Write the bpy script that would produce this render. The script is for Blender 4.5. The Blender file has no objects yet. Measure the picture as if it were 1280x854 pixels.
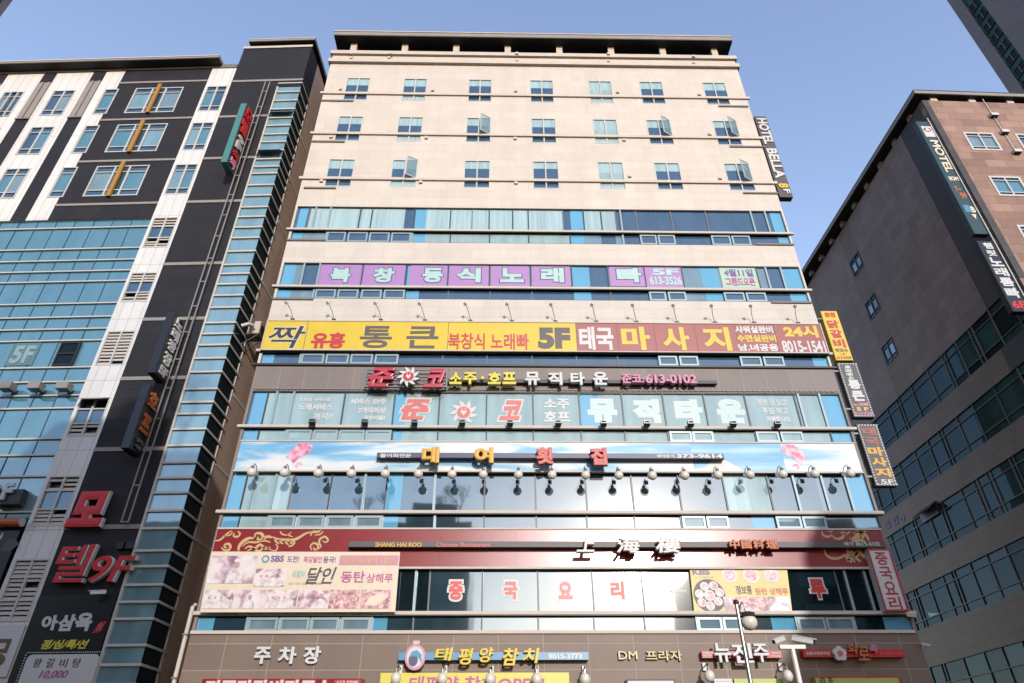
import bpy, math, random
from mathutils import Matrix, Vector
random.seed(7)
R = math.radians
SC = bpy.context.scene
COL = SC.collection

# ------------------------------------------------------------------ camera
F_PX, PITCH, YAW, ROLL = 836.65, R(33.92), R(1.2), R(0.304)
CAM = Vector((0, 0, 1.6))
fwd = Vector((math.sin(YAW)*math.cos(PITCH), math.cos(YAW)*math.cos(PITCH), math.sin(PITCH)))
rgt = Vector((math.cos(YAW), -math.sin(YAW), 0))
dwn = fwd.cross(rgt)
c_, s_ = math.cos(ROLL), math.sin(ROLL)
rgt, dwn = c_*rgt + s_*dwn, -s_*rgt + c_*dwn
cd = bpy.data.cameras.new('camera'); cam = bpy.data.objects.new('camera', cd); COL.objects.link(cam)
cd.sensor_width = 36; cd.lens = F_PX/1280*36; cd.clip_end = 3000
cam.matrix_world = Matrix(((rgt.x, -dwn.x, -fwd.x, CAM.x), (rgt.y, -dwn.y, -fwd.y, CAM.y), (rgt.z, -dwn.z, -fwd.z, CAM.z), (0, 0, 0, 1)))
SC.camera = cam

# ------------------------------------------------------------------ sky, sun, exposure
SUN_EL, SUN_AZ = 15.9, 11.2          # sun low behind the camera, a little to the right
w = bpy.data.worlds.new('World'); SC.world = w; w.use_nodes = True
nt = w.node_tree; bg = nt.nodes['Background']
sky = nt.nodes.new('ShaderNodeTexSky'); sky.sky_type = 'NISHITA'; sky.sun_disc = False
sky.sun_elevation = R(SUN_EL); sky.sun_rotation = R(180 - SUN_AZ)
sky.air_density = 1.2; sky.dust_density = 0.4; sky.ozone_density = 0.6; sky.altitude = 50
tint = nt.nodes.new('ShaderNodeMix'); tint.data_type = 'RGBA'; tint.blend_type = 'MULTIPLY'; tint.inputs[0].default_value = 1; tint.inputs[7].default_value = (1.02, .945, 1.05, 1)
nt.links.new(sky.outputs[0], tint.inputs[6]); nt.links.new(tint.outputs[2], bg.inputs[0]); bg.inputs[1].default_value = 0.15
sd = bpy.data.lights.new('sun', 'SUN'); so = bpy.data.objects.new('sun', sd); COL.objects.link(so)
sd.energy = 2.0; sd.angle = R(0.5); sd.color = (1.0, 0.955, 0.90)
to_sun = Vector((math.sin(R(SUN_AZ))*math.cos(R(SUN_EL)), -math.cos(R(SUN_AZ))*math.cos(R(SUN_EL)), math.sin(R(SUN_EL))))
so.rotation_euler = to_sun.to_track_quat('Z', 'Y').to_euler()
SC.view_settings.view_transform = 'Standard'; SC.view_settings.look = 'None'
SC.view_settings.exposure = 1.27; SC.view_settings.gamma = 1; SC.view_settings.use_curve_mapping = False
SC.cycles.max_bounces = 6; SC.cycles.diffuse_bounces = 3; SC.cycles.glossy_bounces = 3
SC.cycles.sample_clamp_indirect = 4
SC.cycles.use_denoising = True

# ------------------------------------------------------------------ materials
def lin(h):
    if isinstance(h, tuple): return (*h, 1)
    c = [int(h[i:i+2], 16)/255 for i in (0, 2, 4)]
    return (*[.48*(x/12.92 if x <= .04045 else ((x+.055)/1.055)**2.4) for x in c], 1)
MATS = {}
def N(nt, t, **k):
    n = nt.nodes.new(t)
    for a, b in k.items(): setattr(n, a, b)
    return n
def mat(name, col, rough=.6, metal=0.0, ior=1.45, var=.10, scale=1.5, streak=0.0, coat=0.0, bump=0.0):
    if name in MATS: return MATS[name]
    m = bpy.data.materials.new(name); m.use_nodes = True; t = m.node_tree; b = t.nodes['Principled BSDF']
    b.inputs['Roughness'].default_value = rough; b.inputs['Metallic'].default_value = metal; b.inputs['IOR'].default_value = ior
    b.inputs['Coat Weight'].default_value = coat; b.inputs['Coat Roughness'].default_value = .06
    c = lin(col)
    if var:
        tc = N(t, 'ShaderNodeTexCoord'); mp = N(t, 'ShaderNodeMapping')
        mp.inputs['Scale'].default_value = (1, 1, 0.12 if streak else 1)
        t.links.new(tc.outputs['Object'], mp.inputs[0])
        n = N(t, 'ShaderNodeTexNoise'); n.inputs['Scale'].default_value = scale; n.inputs['Detail'].default_value = 6
        n.inputs['Roughness'].default_value = .65
        t.links.new(mp.outputs[0], n.inputs['Vector'])
        r = N(t, 'ShaderNodeMapRange'); r.inputs[1].default_value = .3; r.inputs[2].default_value = .7
        r.inputs[3].default_value = 1-var-streak; r.inputs[4].default_value = 1+var
        t.links.new(n.outputs['Fac'], r.inputs[0])
        mx = N(t, 'ShaderNodeMix', data_type='RGBA', blend_type='MULTIPLY'); mx.inputs[0].default_value = 1
        mx.inputs[6].default_value = c; t.links.new(r.outputs[0], mx.inputs[7])
        t.links.new(mx.outputs[2], b.inputs['Base Color'])
        if bump:
            bp = N(t, 'ShaderNodeBump'); bp.inputs['Strength'].default_value = bump; bp.inputs['Distance'].default_value = .02
            t.links.new(n.outputs['Fac'], bp.inputs['Height']); t.links.new(bp.outputs[0], b.inputs['Normal'])
    else: b.inputs['Base Color'].default_value = c
    MATS[name] = m; return m
def stone(name, c1, c2, cm, bw=1.2, bh=.6, joint=.012, rough=.55, offset=.5, var=.08, streak=.06, axis='x', spec=.4):
    """cladding of stone slabs laid in courses, with joints; u,z of the object's own space"""
    m = bpy.data.materials.new(name); m.use_nodes = True; t = m.node_tree; b = t.nodes['Principled BSDF']
    b.inputs['Roughness'].default_value = rough; b.inputs['Specular IOR Level'].default_value = spec
    tc = N(t, 'ShaderNodeTexCoord'); sp = N(t, 'ShaderNodeSeparateXYZ'); cb = N(t, 'ShaderNodeCombineXYZ')
    t.links.new(tc.outputs['Object'], sp.inputs[0]); t.links.new(sp.outputs['X' if axis == 'x' else 'Y'], cb.inputs[0]); t.links.new(sp.outputs['Z'], cb.inputs[1])
    br = N(t, 'ShaderNodeTexBrick', offset=offset, squash=1.0)
    br.inputs['Color1'].default_value = lin(c1); br.inputs['Color2'].default_value = lin(c2); br.inputs['Mortar'].default_value = lin(cm)
    br.inputs['Scale'].default_value = 1; br.inputs['Mortar Size'].default_value = joint; br.inputs['Mortar Smooth'].default_value = .1
    br.inputs['Bias'].default_value = 0; br.inputs['Brick Width'].default_value = bw; br.inputs['Row Height'].default_value = bh
    t.links.new(cb.outputs[0], br.inputs['Vector'])
    n = N(t, 'ShaderNodeTexNoise'); n.inputs['Scale'].default_value = .8; n.inputs['Detail'].default_value = 8; n.inputs['Roughness'].default_value = .7
    mp = N(t, 'ShaderNodeMapping'); mp.inputs['Scale'].default_value = (1, 1, .25); t.links.new(tc.outputs['Object'], mp.inputs[0]); t.links.new(mp.outputs[0], n.inputs['Vector'])
    r = N(t, 'ShaderNodeMapRange'); r.inputs[1].default_value = .3; r.inputs[2].default_value = .7; r.inputs[3].default_value = 1-var-streak; r.inputs[4].default_value = 1+var
    t.links.new(n.outputs['Fac'], r.inputs[0])
    g = N(t, 'ShaderNodeTexNoise'); g.inputs['Scale'].default_value = 30; g.inputs['Detail'].default_value = 3; t.links.new(tc.outputs['Object'], g.inputs['Vector'])
    r2 = N(t, 'ShaderNodeMapRange'); r2.inputs[1].default_value = .35; r2.inputs[2].default_value = .65; r2.inputs[3].default_value = .94; r2.inputs[4].default_value = 1.06
    t.links.new(g.outputs['Fac'], r2.inputs[0])
    ml = N(t, 'ShaderNodeMath', operation='MULTIPLY'); t.links.new(r.outputs[0], ml.inputs[0]); t.links.new(r2.outputs[0], ml.inputs[1])
    mx = N(t, 'ShaderNodeMix', data_type='RGBA', blend_type='MULTIPLY'); mx.inputs[0].default_value = 1
    t.links.new(br.outputs['Color'], mx.inputs[6]); t.links.new(ml.outputs[0], mx.inputs[7]); t.links.new(mx.outputs[2], b.inputs['Base Color'])
    bp = N(t, 'ShaderNodeBump'); bp.inputs['Strength'].default_value = .4; bp.inputs['Distance'].default_value = .01; bp.invert = True
    t.links.new(br.outputs['Fac'], bp.inputs['Height']); t.links.new(bp.outputs[0], b.inputs['Normal'])
    MATS[name] = m; return m
def glass(name, col, refl=.35, rough=.03, var=.18, wave=.06, blinds=0, glow=0, edge=.5):
    """tinted pane: what stands behind it, under a reflecting coated sheet that is not perfectly flat"""
    m = bpy.data.materials.new(name); m.use_nodes = True; t = m.node_tree; b = t.nodes['Principled BSDF']
    b.inputs['Roughness'].default_value = .6; b.inputs['Specular IOR Level'].default_value = 0
    tc = N(t, 'ShaderNodeTexCoord')
    n = N(t, 'ShaderNodeTexNoise'); n.inputs['Scale'].default_value = .9; n.inputs['Detail'].default_value = 3
    mp = N(t, 'ShaderNodeMapping'); mp.inputs['Scale'].default_value = (1.6, 1, .35) if not blinds else (5, 1, .15); t.links.new(tc.outputs['Object'], mp.inputs[0]); t.links.new(mp.outputs[0], n.inputs['Vector'])
    r = N(t, 'ShaderNodeMapRange'); r.inputs[1].default_value = .3; r.inputs[2].default_value = .7; r.inputs[3].default_value = 1-var; r.inputs[4].default_value = 1+var
    t.links.new(n.outputs['Fac'], r.inputs[0])
    mx = N(t, 'ShaderNodeMix', data_type='RGBA', blend_type='MULTIPLY'); mx.inputs[0].default_value = 1; mx.inputs[6].default_value = lin(col)
    t.links.new(r.outputs[0], mx.inputs[7]); t.links.new(mx.outputs[2], b.inputs['Base Color'])
    g = N(t, 'ShaderNodeBsdfGlossy'); g.inputs['Roughness'].default_value = rough; g.inputs['Color'].default_value = (.74, .92, 1, 1)
    lw = N(t, 'ShaderNodeLayerWeight'); lw.inputs['Blend'].default_value = .35
    mr = N(t, 'ShaderNodeMapRange'); mr.inputs[3].default_value = refl; mr.inputs[4].default_value = min(1, refl+edge)
    t.links.new(lw.outputs['Fresnel'], mr.inputs[0])
    ms = N(t, 'ShaderNodeMixShader'); t.links.new(mr.outputs[0], ms.inputs[0]); t.links.new(b.outputs[0], ms.inputs[1]); t.links.new(g.outputs[0], ms.inputs[2])
    nz = N(t, 'ShaderNodeTexNoise'); nz.inputs['Scale'].default_value = .7; nz.inputs['Detail'].default_value = 1; t.links.new(tc.outputs['Object'], nz.inputs['Vector'])
    bp = N(t, 'ShaderNodeBump'); bp.inputs['Strength'].default_value = wave; bp.inputs['Distance'].default_value = .05
    t.links.new(nz.outputs['Fac'], bp.inputs['Height']); t.links.new(bp.outputs[0], g.inputs['Normal'])
    out = ms
    if glow:        # thin film of street dust that spreads the mirrored sun
        g2 = N(t, 'ShaderNodeBsdfGlossy'); g2.inputs['Roughness'].default_value = .115; g2.inputs['Color'].default_value = (1, .95, .88, 1)
        out = N(t, 'ShaderNodeMixShader'); out.inputs[0].default_value = glow; t.links.new(ms.outputs[0], out.inputs[1]); t.links.new(g2.outputs[0], out.inputs[2])
    t.links.new(out.outputs[0], t.nodes['Material Output'].inputs[0])
    MATS[name] = m; return m
def printed(name, cols, scale=2.5, stretch=(1, 1, 1), rough=.45, detail=6, dist=0.0):
    """printed picture: a noise run through the print's own colours"""
    m = bpy.data.materials.new(name); m.use_nodes = True; t = m.node_tree; b = t.nodes['Principled BSDF']; b.inputs['Roughness'].default_value = rough
    tc = N(t, 'ShaderNodeTexCoord'); mp = N(t, 'ShaderNodeMapping'); mp.inputs['Scale'].default_value = stretch; t.links.new(tc.outputs['Object'], mp.inputs[0])
    n = N(t, 'ShaderNodeTexNoise'); n.inputs['Scale'].default_value = scale; n.inputs['Detail'].default_value = detail; n.inputs['Distortion'].default_value = dist
    t.links.new(mp.outputs[0], n.inputs['Vector'])
    r = N(t, 'ShaderNodeValToRGB'); e = r.color_ramp.elements
    while len(e) < len(cols): e.new(.5)
    for i, (p, c) in enumerate(cols): e[i].position = p; e[i].color = lin(c)
    t.links.new(n.outputs['Fac'], r.inputs[0]); t.links.new(r.outputs[0], b.inputs['Base Color'])
    MATS[name] = m; return m

stone('beige_stone', 'e4dace', 'ddd2c5', 'cbbfb1', bw=1.5, bh=.62, joint=.007, streak=.05, var=.05)
stone('brown_granite', '8c7566', '7f6a5c', 'a89a8c', bw=1.62, bh=.86, joint=.016, offset=0, var=.07)
stone('taupe_granite', '8e8079', '857770', 'a39890', bw=1.1, bh=2.2, joint=.014, offset=0, var=.06)
stone('dark_panel', '2c2b30', '302f34', '232226', bw=1.5, bh=.5, joint=.012, rough=.6, spec=.15, var=.12, streak=.1)
stone('brown_side', 'd2b6a4', 'c8ad9a', 'ae9785', bw=1.2, bh=.9, joint=.008, var=.1, axis='y')
stone('white_panel', 'f4f2ee', 'eeece8', 'b0aeaa', bw=.52, bh=3.4, joint=.012, offset=0, rough=.4, var=.04)
stone('grey_granite', '97807a', '826f68', '5f524c', bw=1.2, bh=.7, joint=.012, var=.12, streak=.08, axis='y')
stone('black_granite', '3a2f2c', '332927', '261f1e', bw=1.2, bh=.7, joint=.012, var=.12, axis='y')
stone('brown_spandrel', '85705f', '7b6655', '605045', bw=1.3, bh=.7, joint=.012, var=.12, axis='y')
stone('pink_granite', 'b08a76', '8a6652', '6b4a3f', bw=1.25, bh=.62, joint=.012, var=.10)
mat('cream_trim', 'd9cbbd', .6, var=.06); mat('grey_ledge', '7d7474', .6)
mat('silver', 'b9b3ab', .35, .55, var=.05); mat('white_frame', 'd3d4d2', .4, var=.04); mat('teal_frame', '9fb4bb', .4, .2, var=.04)
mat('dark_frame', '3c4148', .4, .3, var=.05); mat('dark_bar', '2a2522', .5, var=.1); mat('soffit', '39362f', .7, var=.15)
mat('pale_band', '9b938d', .6, var=.08); mat('black', '17171a', .4, var=.15); mat('mullion', '3c4a50', .5); mat('fin_white', 'd6d0c7', .45, var=.06); mat('office_stone', '3a3736', .7, var=.2); mat('asphalt', (.05, .05, .052), .9, var=.25, scale=3); mat('paving', (.12, .115, .105), .9, var=.2)
glass('dark_glass', '405870', .10); glass('curtain_glass', 'b4d0d0', .10, blinds=1); glass('teal_glass', 'a5c0c0', .07, glow=.006, edge=.3); glass('blue_glass', '6bb4d8', .10, var=.06)
glass('grey_glass', '7f98a4', .10); glass('mirror_glass', '2a4450', .165, var=.25, glow=.03, edge=.3); glass('black_glass', '18262a', .07, edge=.25)
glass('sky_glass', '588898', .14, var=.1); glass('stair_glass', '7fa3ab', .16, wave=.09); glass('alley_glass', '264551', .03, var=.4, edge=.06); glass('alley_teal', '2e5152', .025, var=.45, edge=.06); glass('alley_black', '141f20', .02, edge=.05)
m_ = bpy.data.materials.new('clear_glass'); m_.use_nodes = True; t_ = m_.node_tree; tr_ = N(t_, 'ShaderNodeBsdfTransparent'); tr_.inputs[0].default_value = (.85, .93, .95, 1); mx_ = N(t_, 'ShaderNodeMixShader'); mx_.inputs[0].default_value = .35
t_.nodes['Principled BSDF'].inputs['Base Color'].default_value = (.2, .28, .3, 1); t_.nodes['Principled BSDF'].inputs['Roughness'].default_value = .05
t_.links.new(tr_.outputs[0], mx_.inputs[1]); t_.links.new(t_.nodes['Principled BSDF'].outputs[0], mx_.inputs[2]); t_.links.new(mx_.outputs[0], t_.nodes['Material Output'].inputs[0]); MATS['clear_glass'] = m_
GL = dict(d='dark_glass', c='curtain_glass', t='teal_glass', b='blue_glass', m='grey_glass', g='mirror_glass', k='black_glass')

# ------------------------------------------------------------------ geometry helpers
class Plane:
    """a facade: u along it, v into it, z up; at() turns a pixel of the photo into a point of it"""
    def __init__(s, loc, rz): s.M = Matrix.Translation(Vector(loc)) @ Matrix.Rotation(R(rz), 4, 'Z'); s.I = s.M.inverted()
    def at(s, px, py, v=0.0):
        d = s.I.to_3x3() @ (fwd + rgt*((px-640)/F_PX) + dwn*((py-427)/F_PX)); o = s.I @ CAM
        t = (v-o.y)/d.y; p = o + d*t; return p.x, p.z
    def rect(s, x0, y0, x1, y1, v=0.0):
        ym, xm = (y0+y1)/2, (x0+x1)/2
        return s.at(x0, ym, v)[0], s.at(x1, ym, v)[0], s.at(xm, y1, v)[1], s.at(xm, y0, v)[1]
    def sub(s, loc, rz): p = Plane((0, 0, 0), 0); p.M = s.M @ Matrix.Translation(Vector(loc)) @ Matrix.Rotation(R(rz), 4, 'Z'); p.I = p.M.inverted(); return p
MAIN = Plane((0, 26, 0), 0)
LEFT = Plane((-12.55, 26, 0), -2.7)
LSIDE = LEFT.sub((0, 0, 0), 90)          # u = metres back from the corner
RSIDE = Plane((27, 26.6, 0), -90)        # u negative = metres back from the corner
RFRONT = Plane((27, 26.6, 0), 1.3)
WORLD = Plane((0, 0, 0), 0)
WM = {}
def tag(o, label, cat, group=None, kind=None):
    if label: o['label'] = label
    if cat: o['category'] = cat
    if group: o['group'] = group
    if kind: o['kind'] = kind
    return o
def thing(name, label, cat, loc=(0, 0, 0), group=None, plane=WORLD):
    o = bpy.data.objects.new(name, None); COL.objects.link(o); o.empty_display_size = .3
    M = plane.M @ Matrix.Translation(Vector(loc)); o.matrix_world = M; WM[o.name] = M
    return tag(o, label, cat, group)
class MB:
    def __init__(s, plane=MAIN): s.v, s.f, s.m, s.mats, s.P = [], [], [], [], plane
    def mi(s, m):
        if m not in s.mats: s.mats.append(m)
        return s.mats.index(m)
    def add(s, vs, fs, m):
        k = len(s.v); i = s.mi(m); s.v += [Vector(p) for p in vs]; s.f += [[a+k for a in f] for f in fs]; s.m += [i]*len(fs); return s
    def box(s, u0, u1, v0, v1, z0, z1, m):
        if u0 > u1: u0, u1 = u1, u0
        if v0 > v1: v0, v1 = v1, v0
        if z0 > z1: z0, z1 = z1, z0
        vs = [(u, v, z) for z in (z0, z1) for v in (v0, v1) for u in (u0, u1)]
        return s.add(vs, [(0, 2, 3, 1), (4, 5, 7, 6), (0, 1, 5, 4), (2, 6, 7, 3), (0, 4, 6, 2), (1, 3, 7, 5)], m)
    def hexa(s, q, v0, v1, m):
        """quad q of (u,z), bottom-left first, counter-clockwise seen from the front, from v0 (front) to v1"""
        return s.prism(q, v0, v1, m)
    def prism(s, pts, v0, v1, m):
        n = len(pts); vs = [(u, v0, z) for u, z in pts] + [(u, v1, z) for u, z in pts]
        return s.add(vs, [list(range(n)), list(range(2*n-1, n-1, -1))] + [(i, i+n, (i+1) % n+n, (i+1) % n) for i in range(n)], m)
    def frame(s, u0, u1, z0, z1, w, v0, v1, m):
        s.box(u0, u1, v0, v1, z0, z0+w, m); s.box(u0, u1, v0, v1, z1-w, z1, m)
        s.box(u0, u0+w, v0, v1, z0+w, z1-w, m); s.box(u1-w, u1, v0, v1, z0+w, z1-w, m); return s
    def tube(s, pts, r, m, seg=8, r1=None):
        pts = [Vector(p) for p in pts]; n = len(pts); vs = []; fs = []
        for i, p in enumerate(pts):
            d = (pts[min(i+1, n-1)] - pts[max(i-1, 0)]).normalized()
            a = d.cross(Vector((0.31, .87, .2)) if abs(d.z) > .8 else Vector((0, 0, 1))).normalized(); b = d.cross(a)
            rr = r if r1 is None else r+(r1-r)*i/max(1, n-1)
            vs += [p + (a*math.cos(2*math.pi*k/seg) + b*math.sin(2*math.pi*k/seg))*rr for k in range(seg)]
        for i in range(n-1):
            for k in range(seg): fs.append((i*seg+k, i*seg+(k+1) % seg, (i+1)*seg+(k+1) % seg, (i+1)*seg+k))
        fs += [list(range(seg-1, -1, -1)), [(n-1)*seg+k for k in range(seg)]]
        return s.add(vs, fs, m)
    def ball(s, c, r, m, sq=(1, 1, 1), seg=20, ring=12, t0=0, t1=math.pi):
        c = Vector(c); vs = []; fs = []
        for i in range(ring+1):
            t = t0+(t1-t0)*i/ring
            for k in range(seg):
                a = 2*math.pi*k/seg; vs.append(c + Vector((r*math.sin(t)*math.cos(a)*sq[0], r*math.sin(t)*math.sin(a)*sq[1], r*math.cos(t)*sq[2])))
        for i in range(ring):
            for k in range(seg): fs.append((i*seg+k, (i+1)*seg+k, (i+1)*seg+(k+1) % seg, i*seg+(k+1) % seg))
        return s.add(vs, fs, m)
    def disc(s, cu, cz, ru, rz, v0, v1, m, seg=28):
        return s.prism([(cu+ru*math.cos(2*math.pi*k/seg), cz+rz*math.sin(2*math.pi*k/seg)) for k in range(seg)], v0, v1, m)
    def ribbon(s, pts, wd, v0, v1, m):
        """a flat painted or cut stroke along (u,z) points, narrowing at both ends"""
        n = len(pts); L = []; Rr = []
        for i, p in enumerate(pts):
            a = Vector(pts[max(i-1, 0)]); b = Vector(pts[min(i+1, n-1)]); d = (b-a); d = d.normalized() if d.length else Vector((1, 0))
            q = wd*(.35+.65*math.sin(math.pi*min(1, max(0, (i+.5)/n))))/2; L.append((p[0]-d.y*q, p[1]+d.x*q)); Rr.append((p[0]+d.y*q, p[1]-d.x*q))
        for i in range(n-1): s.prism([Rr[i], Rr[i+1], L[i+1], L[i]], v0, v1, m)
        return s
    def wall(s, u0, u1, z0, z1, holes, v0, v1, m):
        zs = sorted({z0, z1} | {h[2] for h in holes if z0 < h[2] < z1} | {h[3] for h in holes if z0 < h[3] < z1})
        for a, b in zip(zs, zs[1:]):
            zc = (a+b)/2; hs = sorted([(max(h[0], u0), min(h[1], u1)) for h in holes if h[2] < zc < h[3] and h[1] > u0 and h[0] < u1]); u = u0
            for h in hs:
                if h[0] > u: s.box(u, h[0], v0, v1, a, b, m)
                u = max(u, h[1])
            if u < u1: s.box(u, u1, v0, v1, a, b, m)
        return s
    def empty(s): return not s.f
    def build(s, name, parent=None, smooth=False, label=None):
        vs = [s.P.M @ v for v in s.v]
        if parent is not None: M = WM[parent.name]
        else:
            xs, ys, zs = zip(*[(v.x, v.y, v.z) for v in vs]); M = Matrix.Translation(((min(xs)+max(xs))/2, (min(ys)+max(ys))/2, min(zs))) @ s.P.M.to_3x3().to_4x4()
        I = M.inverted(); me = bpy.data.meshes.new(name); me.from_pydata([I @ v for v in vs], [], s.f)
        for k in s.mats: me.materials.append(MATS[k])
        me.polygons.foreach_set('material_index', s.m)
        if smooth: me.polygons.foreach_set('use_smooth', [True]*len(s.f))
        me.update()
        o = bpy.data.objects.new(name, me); COL.objects.link(o)
        if parent is not None: o.parent = parent
        else: o.matrix_world = M
        WM[o.name] = M
        if label: o['label'] = label
        return o
def copy_tree(o, parent=None, M=None):
    c = o.copy(); COL.objects.link(c)
    if parent is not None: c.parent = parent
    if M is not None: c.matrix_world = M
    for ch in [x for x in bpy.data.objects if x.parent == o]: copy_tree(ch, c)
    return c
TS_ = bpy.data.scenes.new('letter_shop')
GLYPH = {}
def glyphs(s, b, serif=0):
    """outline letters from Blender's own built-in font as a mesh in the unit box; b thickens the strokes"""
    key = (s, b)
    if key not in GLYPH:
        cu = bpy.data.curves.new('lettering', 'FONT'); cu.body = s; cu.extrude = .5; cu.bevel_depth = b; cu.bevel_resolution = 0; cu.resolution_u = 4
        cu.space_line = 1.0; cu.align_x = 'CENTER'
        o = bpy.data.objects.new('lettering', cu); TS_.collection.objects.link(o)
        vl = TS_.view_layers[0]; vl.update(); dg = vl.depsgraph; me = bpy.data.meshes.new_from_object(o.evaluated_get(dg))
        P = [tuple(v.co) for v in me.vertices]; Fc = [tuple(p.vertices) for p in me.polygons]
        bpy.data.objects.remove(o); bpy.data.curves.remove(cu); bpy.data.meshes.remove(me)
        lo = [min(p[i] for p in P) for i in range(3)]; hi = [max(p[i] for p in P) for i in range(3)]
        GLYPH[key] = ([tuple((p[i]-lo[i])/max(1e-6, hi[i]-lo[i]) for i in range(3)) for p in P], Fc)
    return GLYPH[key]
def letters(mb, s, u0, u1, z0, z1, vf, depth, m, b=.03, shear=0.0, rot=0):
    """s filling the box u0..u1, z0..z1 with its front at vf and its back at vf+depth"""
    P, Fc = glyphs(s, b); vs = []
    for x, y, z in P:
        if rot: a, c = (y, 1-x) if rot < 0 else (1-y, x)
        else: a, c = x+shear*(y-.5)*(z1-z0)/(u1-u0), y
        vs.append((u0+(u1-u0)*a, vf+depth*(1-z), z0+(z1-z0)*c))
    mb.add(vs, Fc, m); return mb
def ltr(parent, s, px, v, depth, m, b=.03, plane=MAIN, name='lettering', shear=0.0, rot=0, label=None, back=None, bb=.09, grow=.0):
    """one run of lettering: px = its box in the photo's pixels on the plane at depth v"""
    u0, u1, z0, z1 = plane.rect(*px, v); mb = MB(plane); letters(mb, s, u0, u1, z0, z1, v, depth, m, b, shear, rot)
    o = mb.build(name, parent, label=label)
    if back:
        g = grow or (z1-z0)*.10; mb = MB(plane); letters(mb, s, u0-g, u1+g, z0-g, z1+g, v+.006, depth, back, bb, shear, rot); mb.build('letter_outline', parent)
    return o
# ================================================================== ground and street
def ground(name, x0, x1, y0, y1, z, m, th=None):
    mb = MB(WORLD); mb.box(x0, x1, y0, y1, z-(th or .3), z, m); o = mb.build(name); tag(o, None, None, kind='structure'); return o
ground('ground', -1500, 1500, -1500, 1500, -.02, 'paving')
ground('road', -200, 200, -14, 17, .0, 'asphalt', .016)
ground('pavement', -200, 200, 17, 60, .13, 'paving', .14)
ground('pavement', -200, 200, -19, -14, .13, 'paving', .14)
mb = MB(WORLD)
for k in range(-30, 31): mb.box(k*6-1.5, k*6+1.5, 1.43, 1.57, .002, .005, 'white_frame')
tag(mb.build('road_marking'), None, None, kind='structure')

# ================================================================== main building
ZR = [1.6+26*r for r in (1.3807, 1.2354, 1.0891, .9401, .7938, .6487, .5002, .3556, .209)]   # the nine sill rails
XL, XR = -11.05, 15.32
main = thing('commercial_building', 'tall beige stone commercial building covered with shop signs between two darker blocks', 'building', (0, 0, 0), plane=MAIN)
def zc(py, v=0): return MAIN.at(650, py, v)[1]
ZTOP = zc(68)
# --- hotel windows
cols = [(434, 461), (505.7, 532.6), (587, 613.6), (663.8, 690), (736.6, 763), (799.4, 827), (876.5, 907)]
WX = []
for a, b in cols:
    u0 = MAIN.at(a, 105)[0]; u1 = MAIN.at(b, 105)[0]; WX.append(((u0+u1)/2-.74, (u0+u1)/2+.74))
WROWS = [(ZR[i]+1.62, ZR[i]-.6) for i in range(3)]
holes = [(u0, u1, zb, zt) for zt, zb in WROWS for u0, u1 in WX]
BANDS = dict(A=(zc(260.5), zc(290), zc(304.5)), B=(zc(330.5), zc(361), zc(375)), C=(zc(405), zc(441), zc(456.5)), D=(zc(490), zc(535), zc(552)), E=(zc(589), zc(641), zc(661)), F=(zc(709), zc(767), zc(790)))
holes += [(XL+.12, XR-.1, b[2], b[0]) for b in BANDS.values()]
zg0 = BANDS['C'][2]; zg1 = BANDS['F'][2]
mb = MB(); mb.wall(XL, XR, zg0, ZTOP, [h for h in holes if h[2] >= zg0-.01], 0, .35, 'beige_stone'); mb.box(XL, XL+.3, .36, 22, 0, ZTOP-.02, 'beige_stone'); mb.box(XR-.3, XR, .36, 22, 0, ZTOP-.02, 'beige_stone'); mb.box(XL+.31, XR-.31, 21.6, 22, 0, ZTOP-.02, 'beige_stone')
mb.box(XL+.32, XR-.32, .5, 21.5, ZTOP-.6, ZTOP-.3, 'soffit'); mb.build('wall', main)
mb = MB(); mb.wall(XL, XR, zg1, zg0-.003, [h for h in holes if h[3] <= zg0+.01], .004, .35, 'taupe_granite'); mb.build('upper_granite_wall', main)
mb = MB(); mb.wall(XL, XR, 0, zg1-.003, [(-9, -4, .1, 3.4), (-3, 3, .1, 3.4), (4, 9, .1, 3.4), (10, 14.5, .1, 3.4)], .002, .35, 'brown_granite'); mb.build('lower_granite_wall', main)
mb = MB(); mb.box(XL+.3, XR-.3, .22, .28, .1, 3.5, 'black_glass'); mb.build('shop_window', main)
# --- cornice, parapet mouldings, roof canopy
mb = MB()
for py, h, pr in ((70.5, .34, .16), (81, .34, .2)):
    z = zc(py); mb.box(XL-.12, XR+.12, -pr, .34, z-h/2, z+h/2, 'cream_trim')
mb.box(XL-.03, XR+.03, -.05, .3, ZTOP, ZTOP+.12, 'grey_ledge'); mb.build('cornice', main)
zs = zc(54.5); yf = -.55; zcan = MAIN.at(650, 47.6, yf)[1]
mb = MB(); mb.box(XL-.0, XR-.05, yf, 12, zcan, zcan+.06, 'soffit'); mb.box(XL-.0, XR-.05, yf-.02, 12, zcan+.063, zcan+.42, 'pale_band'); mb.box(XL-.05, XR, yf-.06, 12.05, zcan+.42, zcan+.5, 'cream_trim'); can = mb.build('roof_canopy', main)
for k in range(8):
    u = MAIN.at(441.5+64.4*k, 61)[0]; mb = MB(); mb.box(u-.2, u+.2, .02, .45, ZTOP+.12, zcan, 'cream_trim'); mb.build('canopy_post', main)
# a long dark plant room under the canopy
mb = MB(); mb.box(XL+.6, XR-.6, 3, 11, ZTOP-.3, zcan, 'soffit'); mb.build('plant_room', main)
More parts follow.
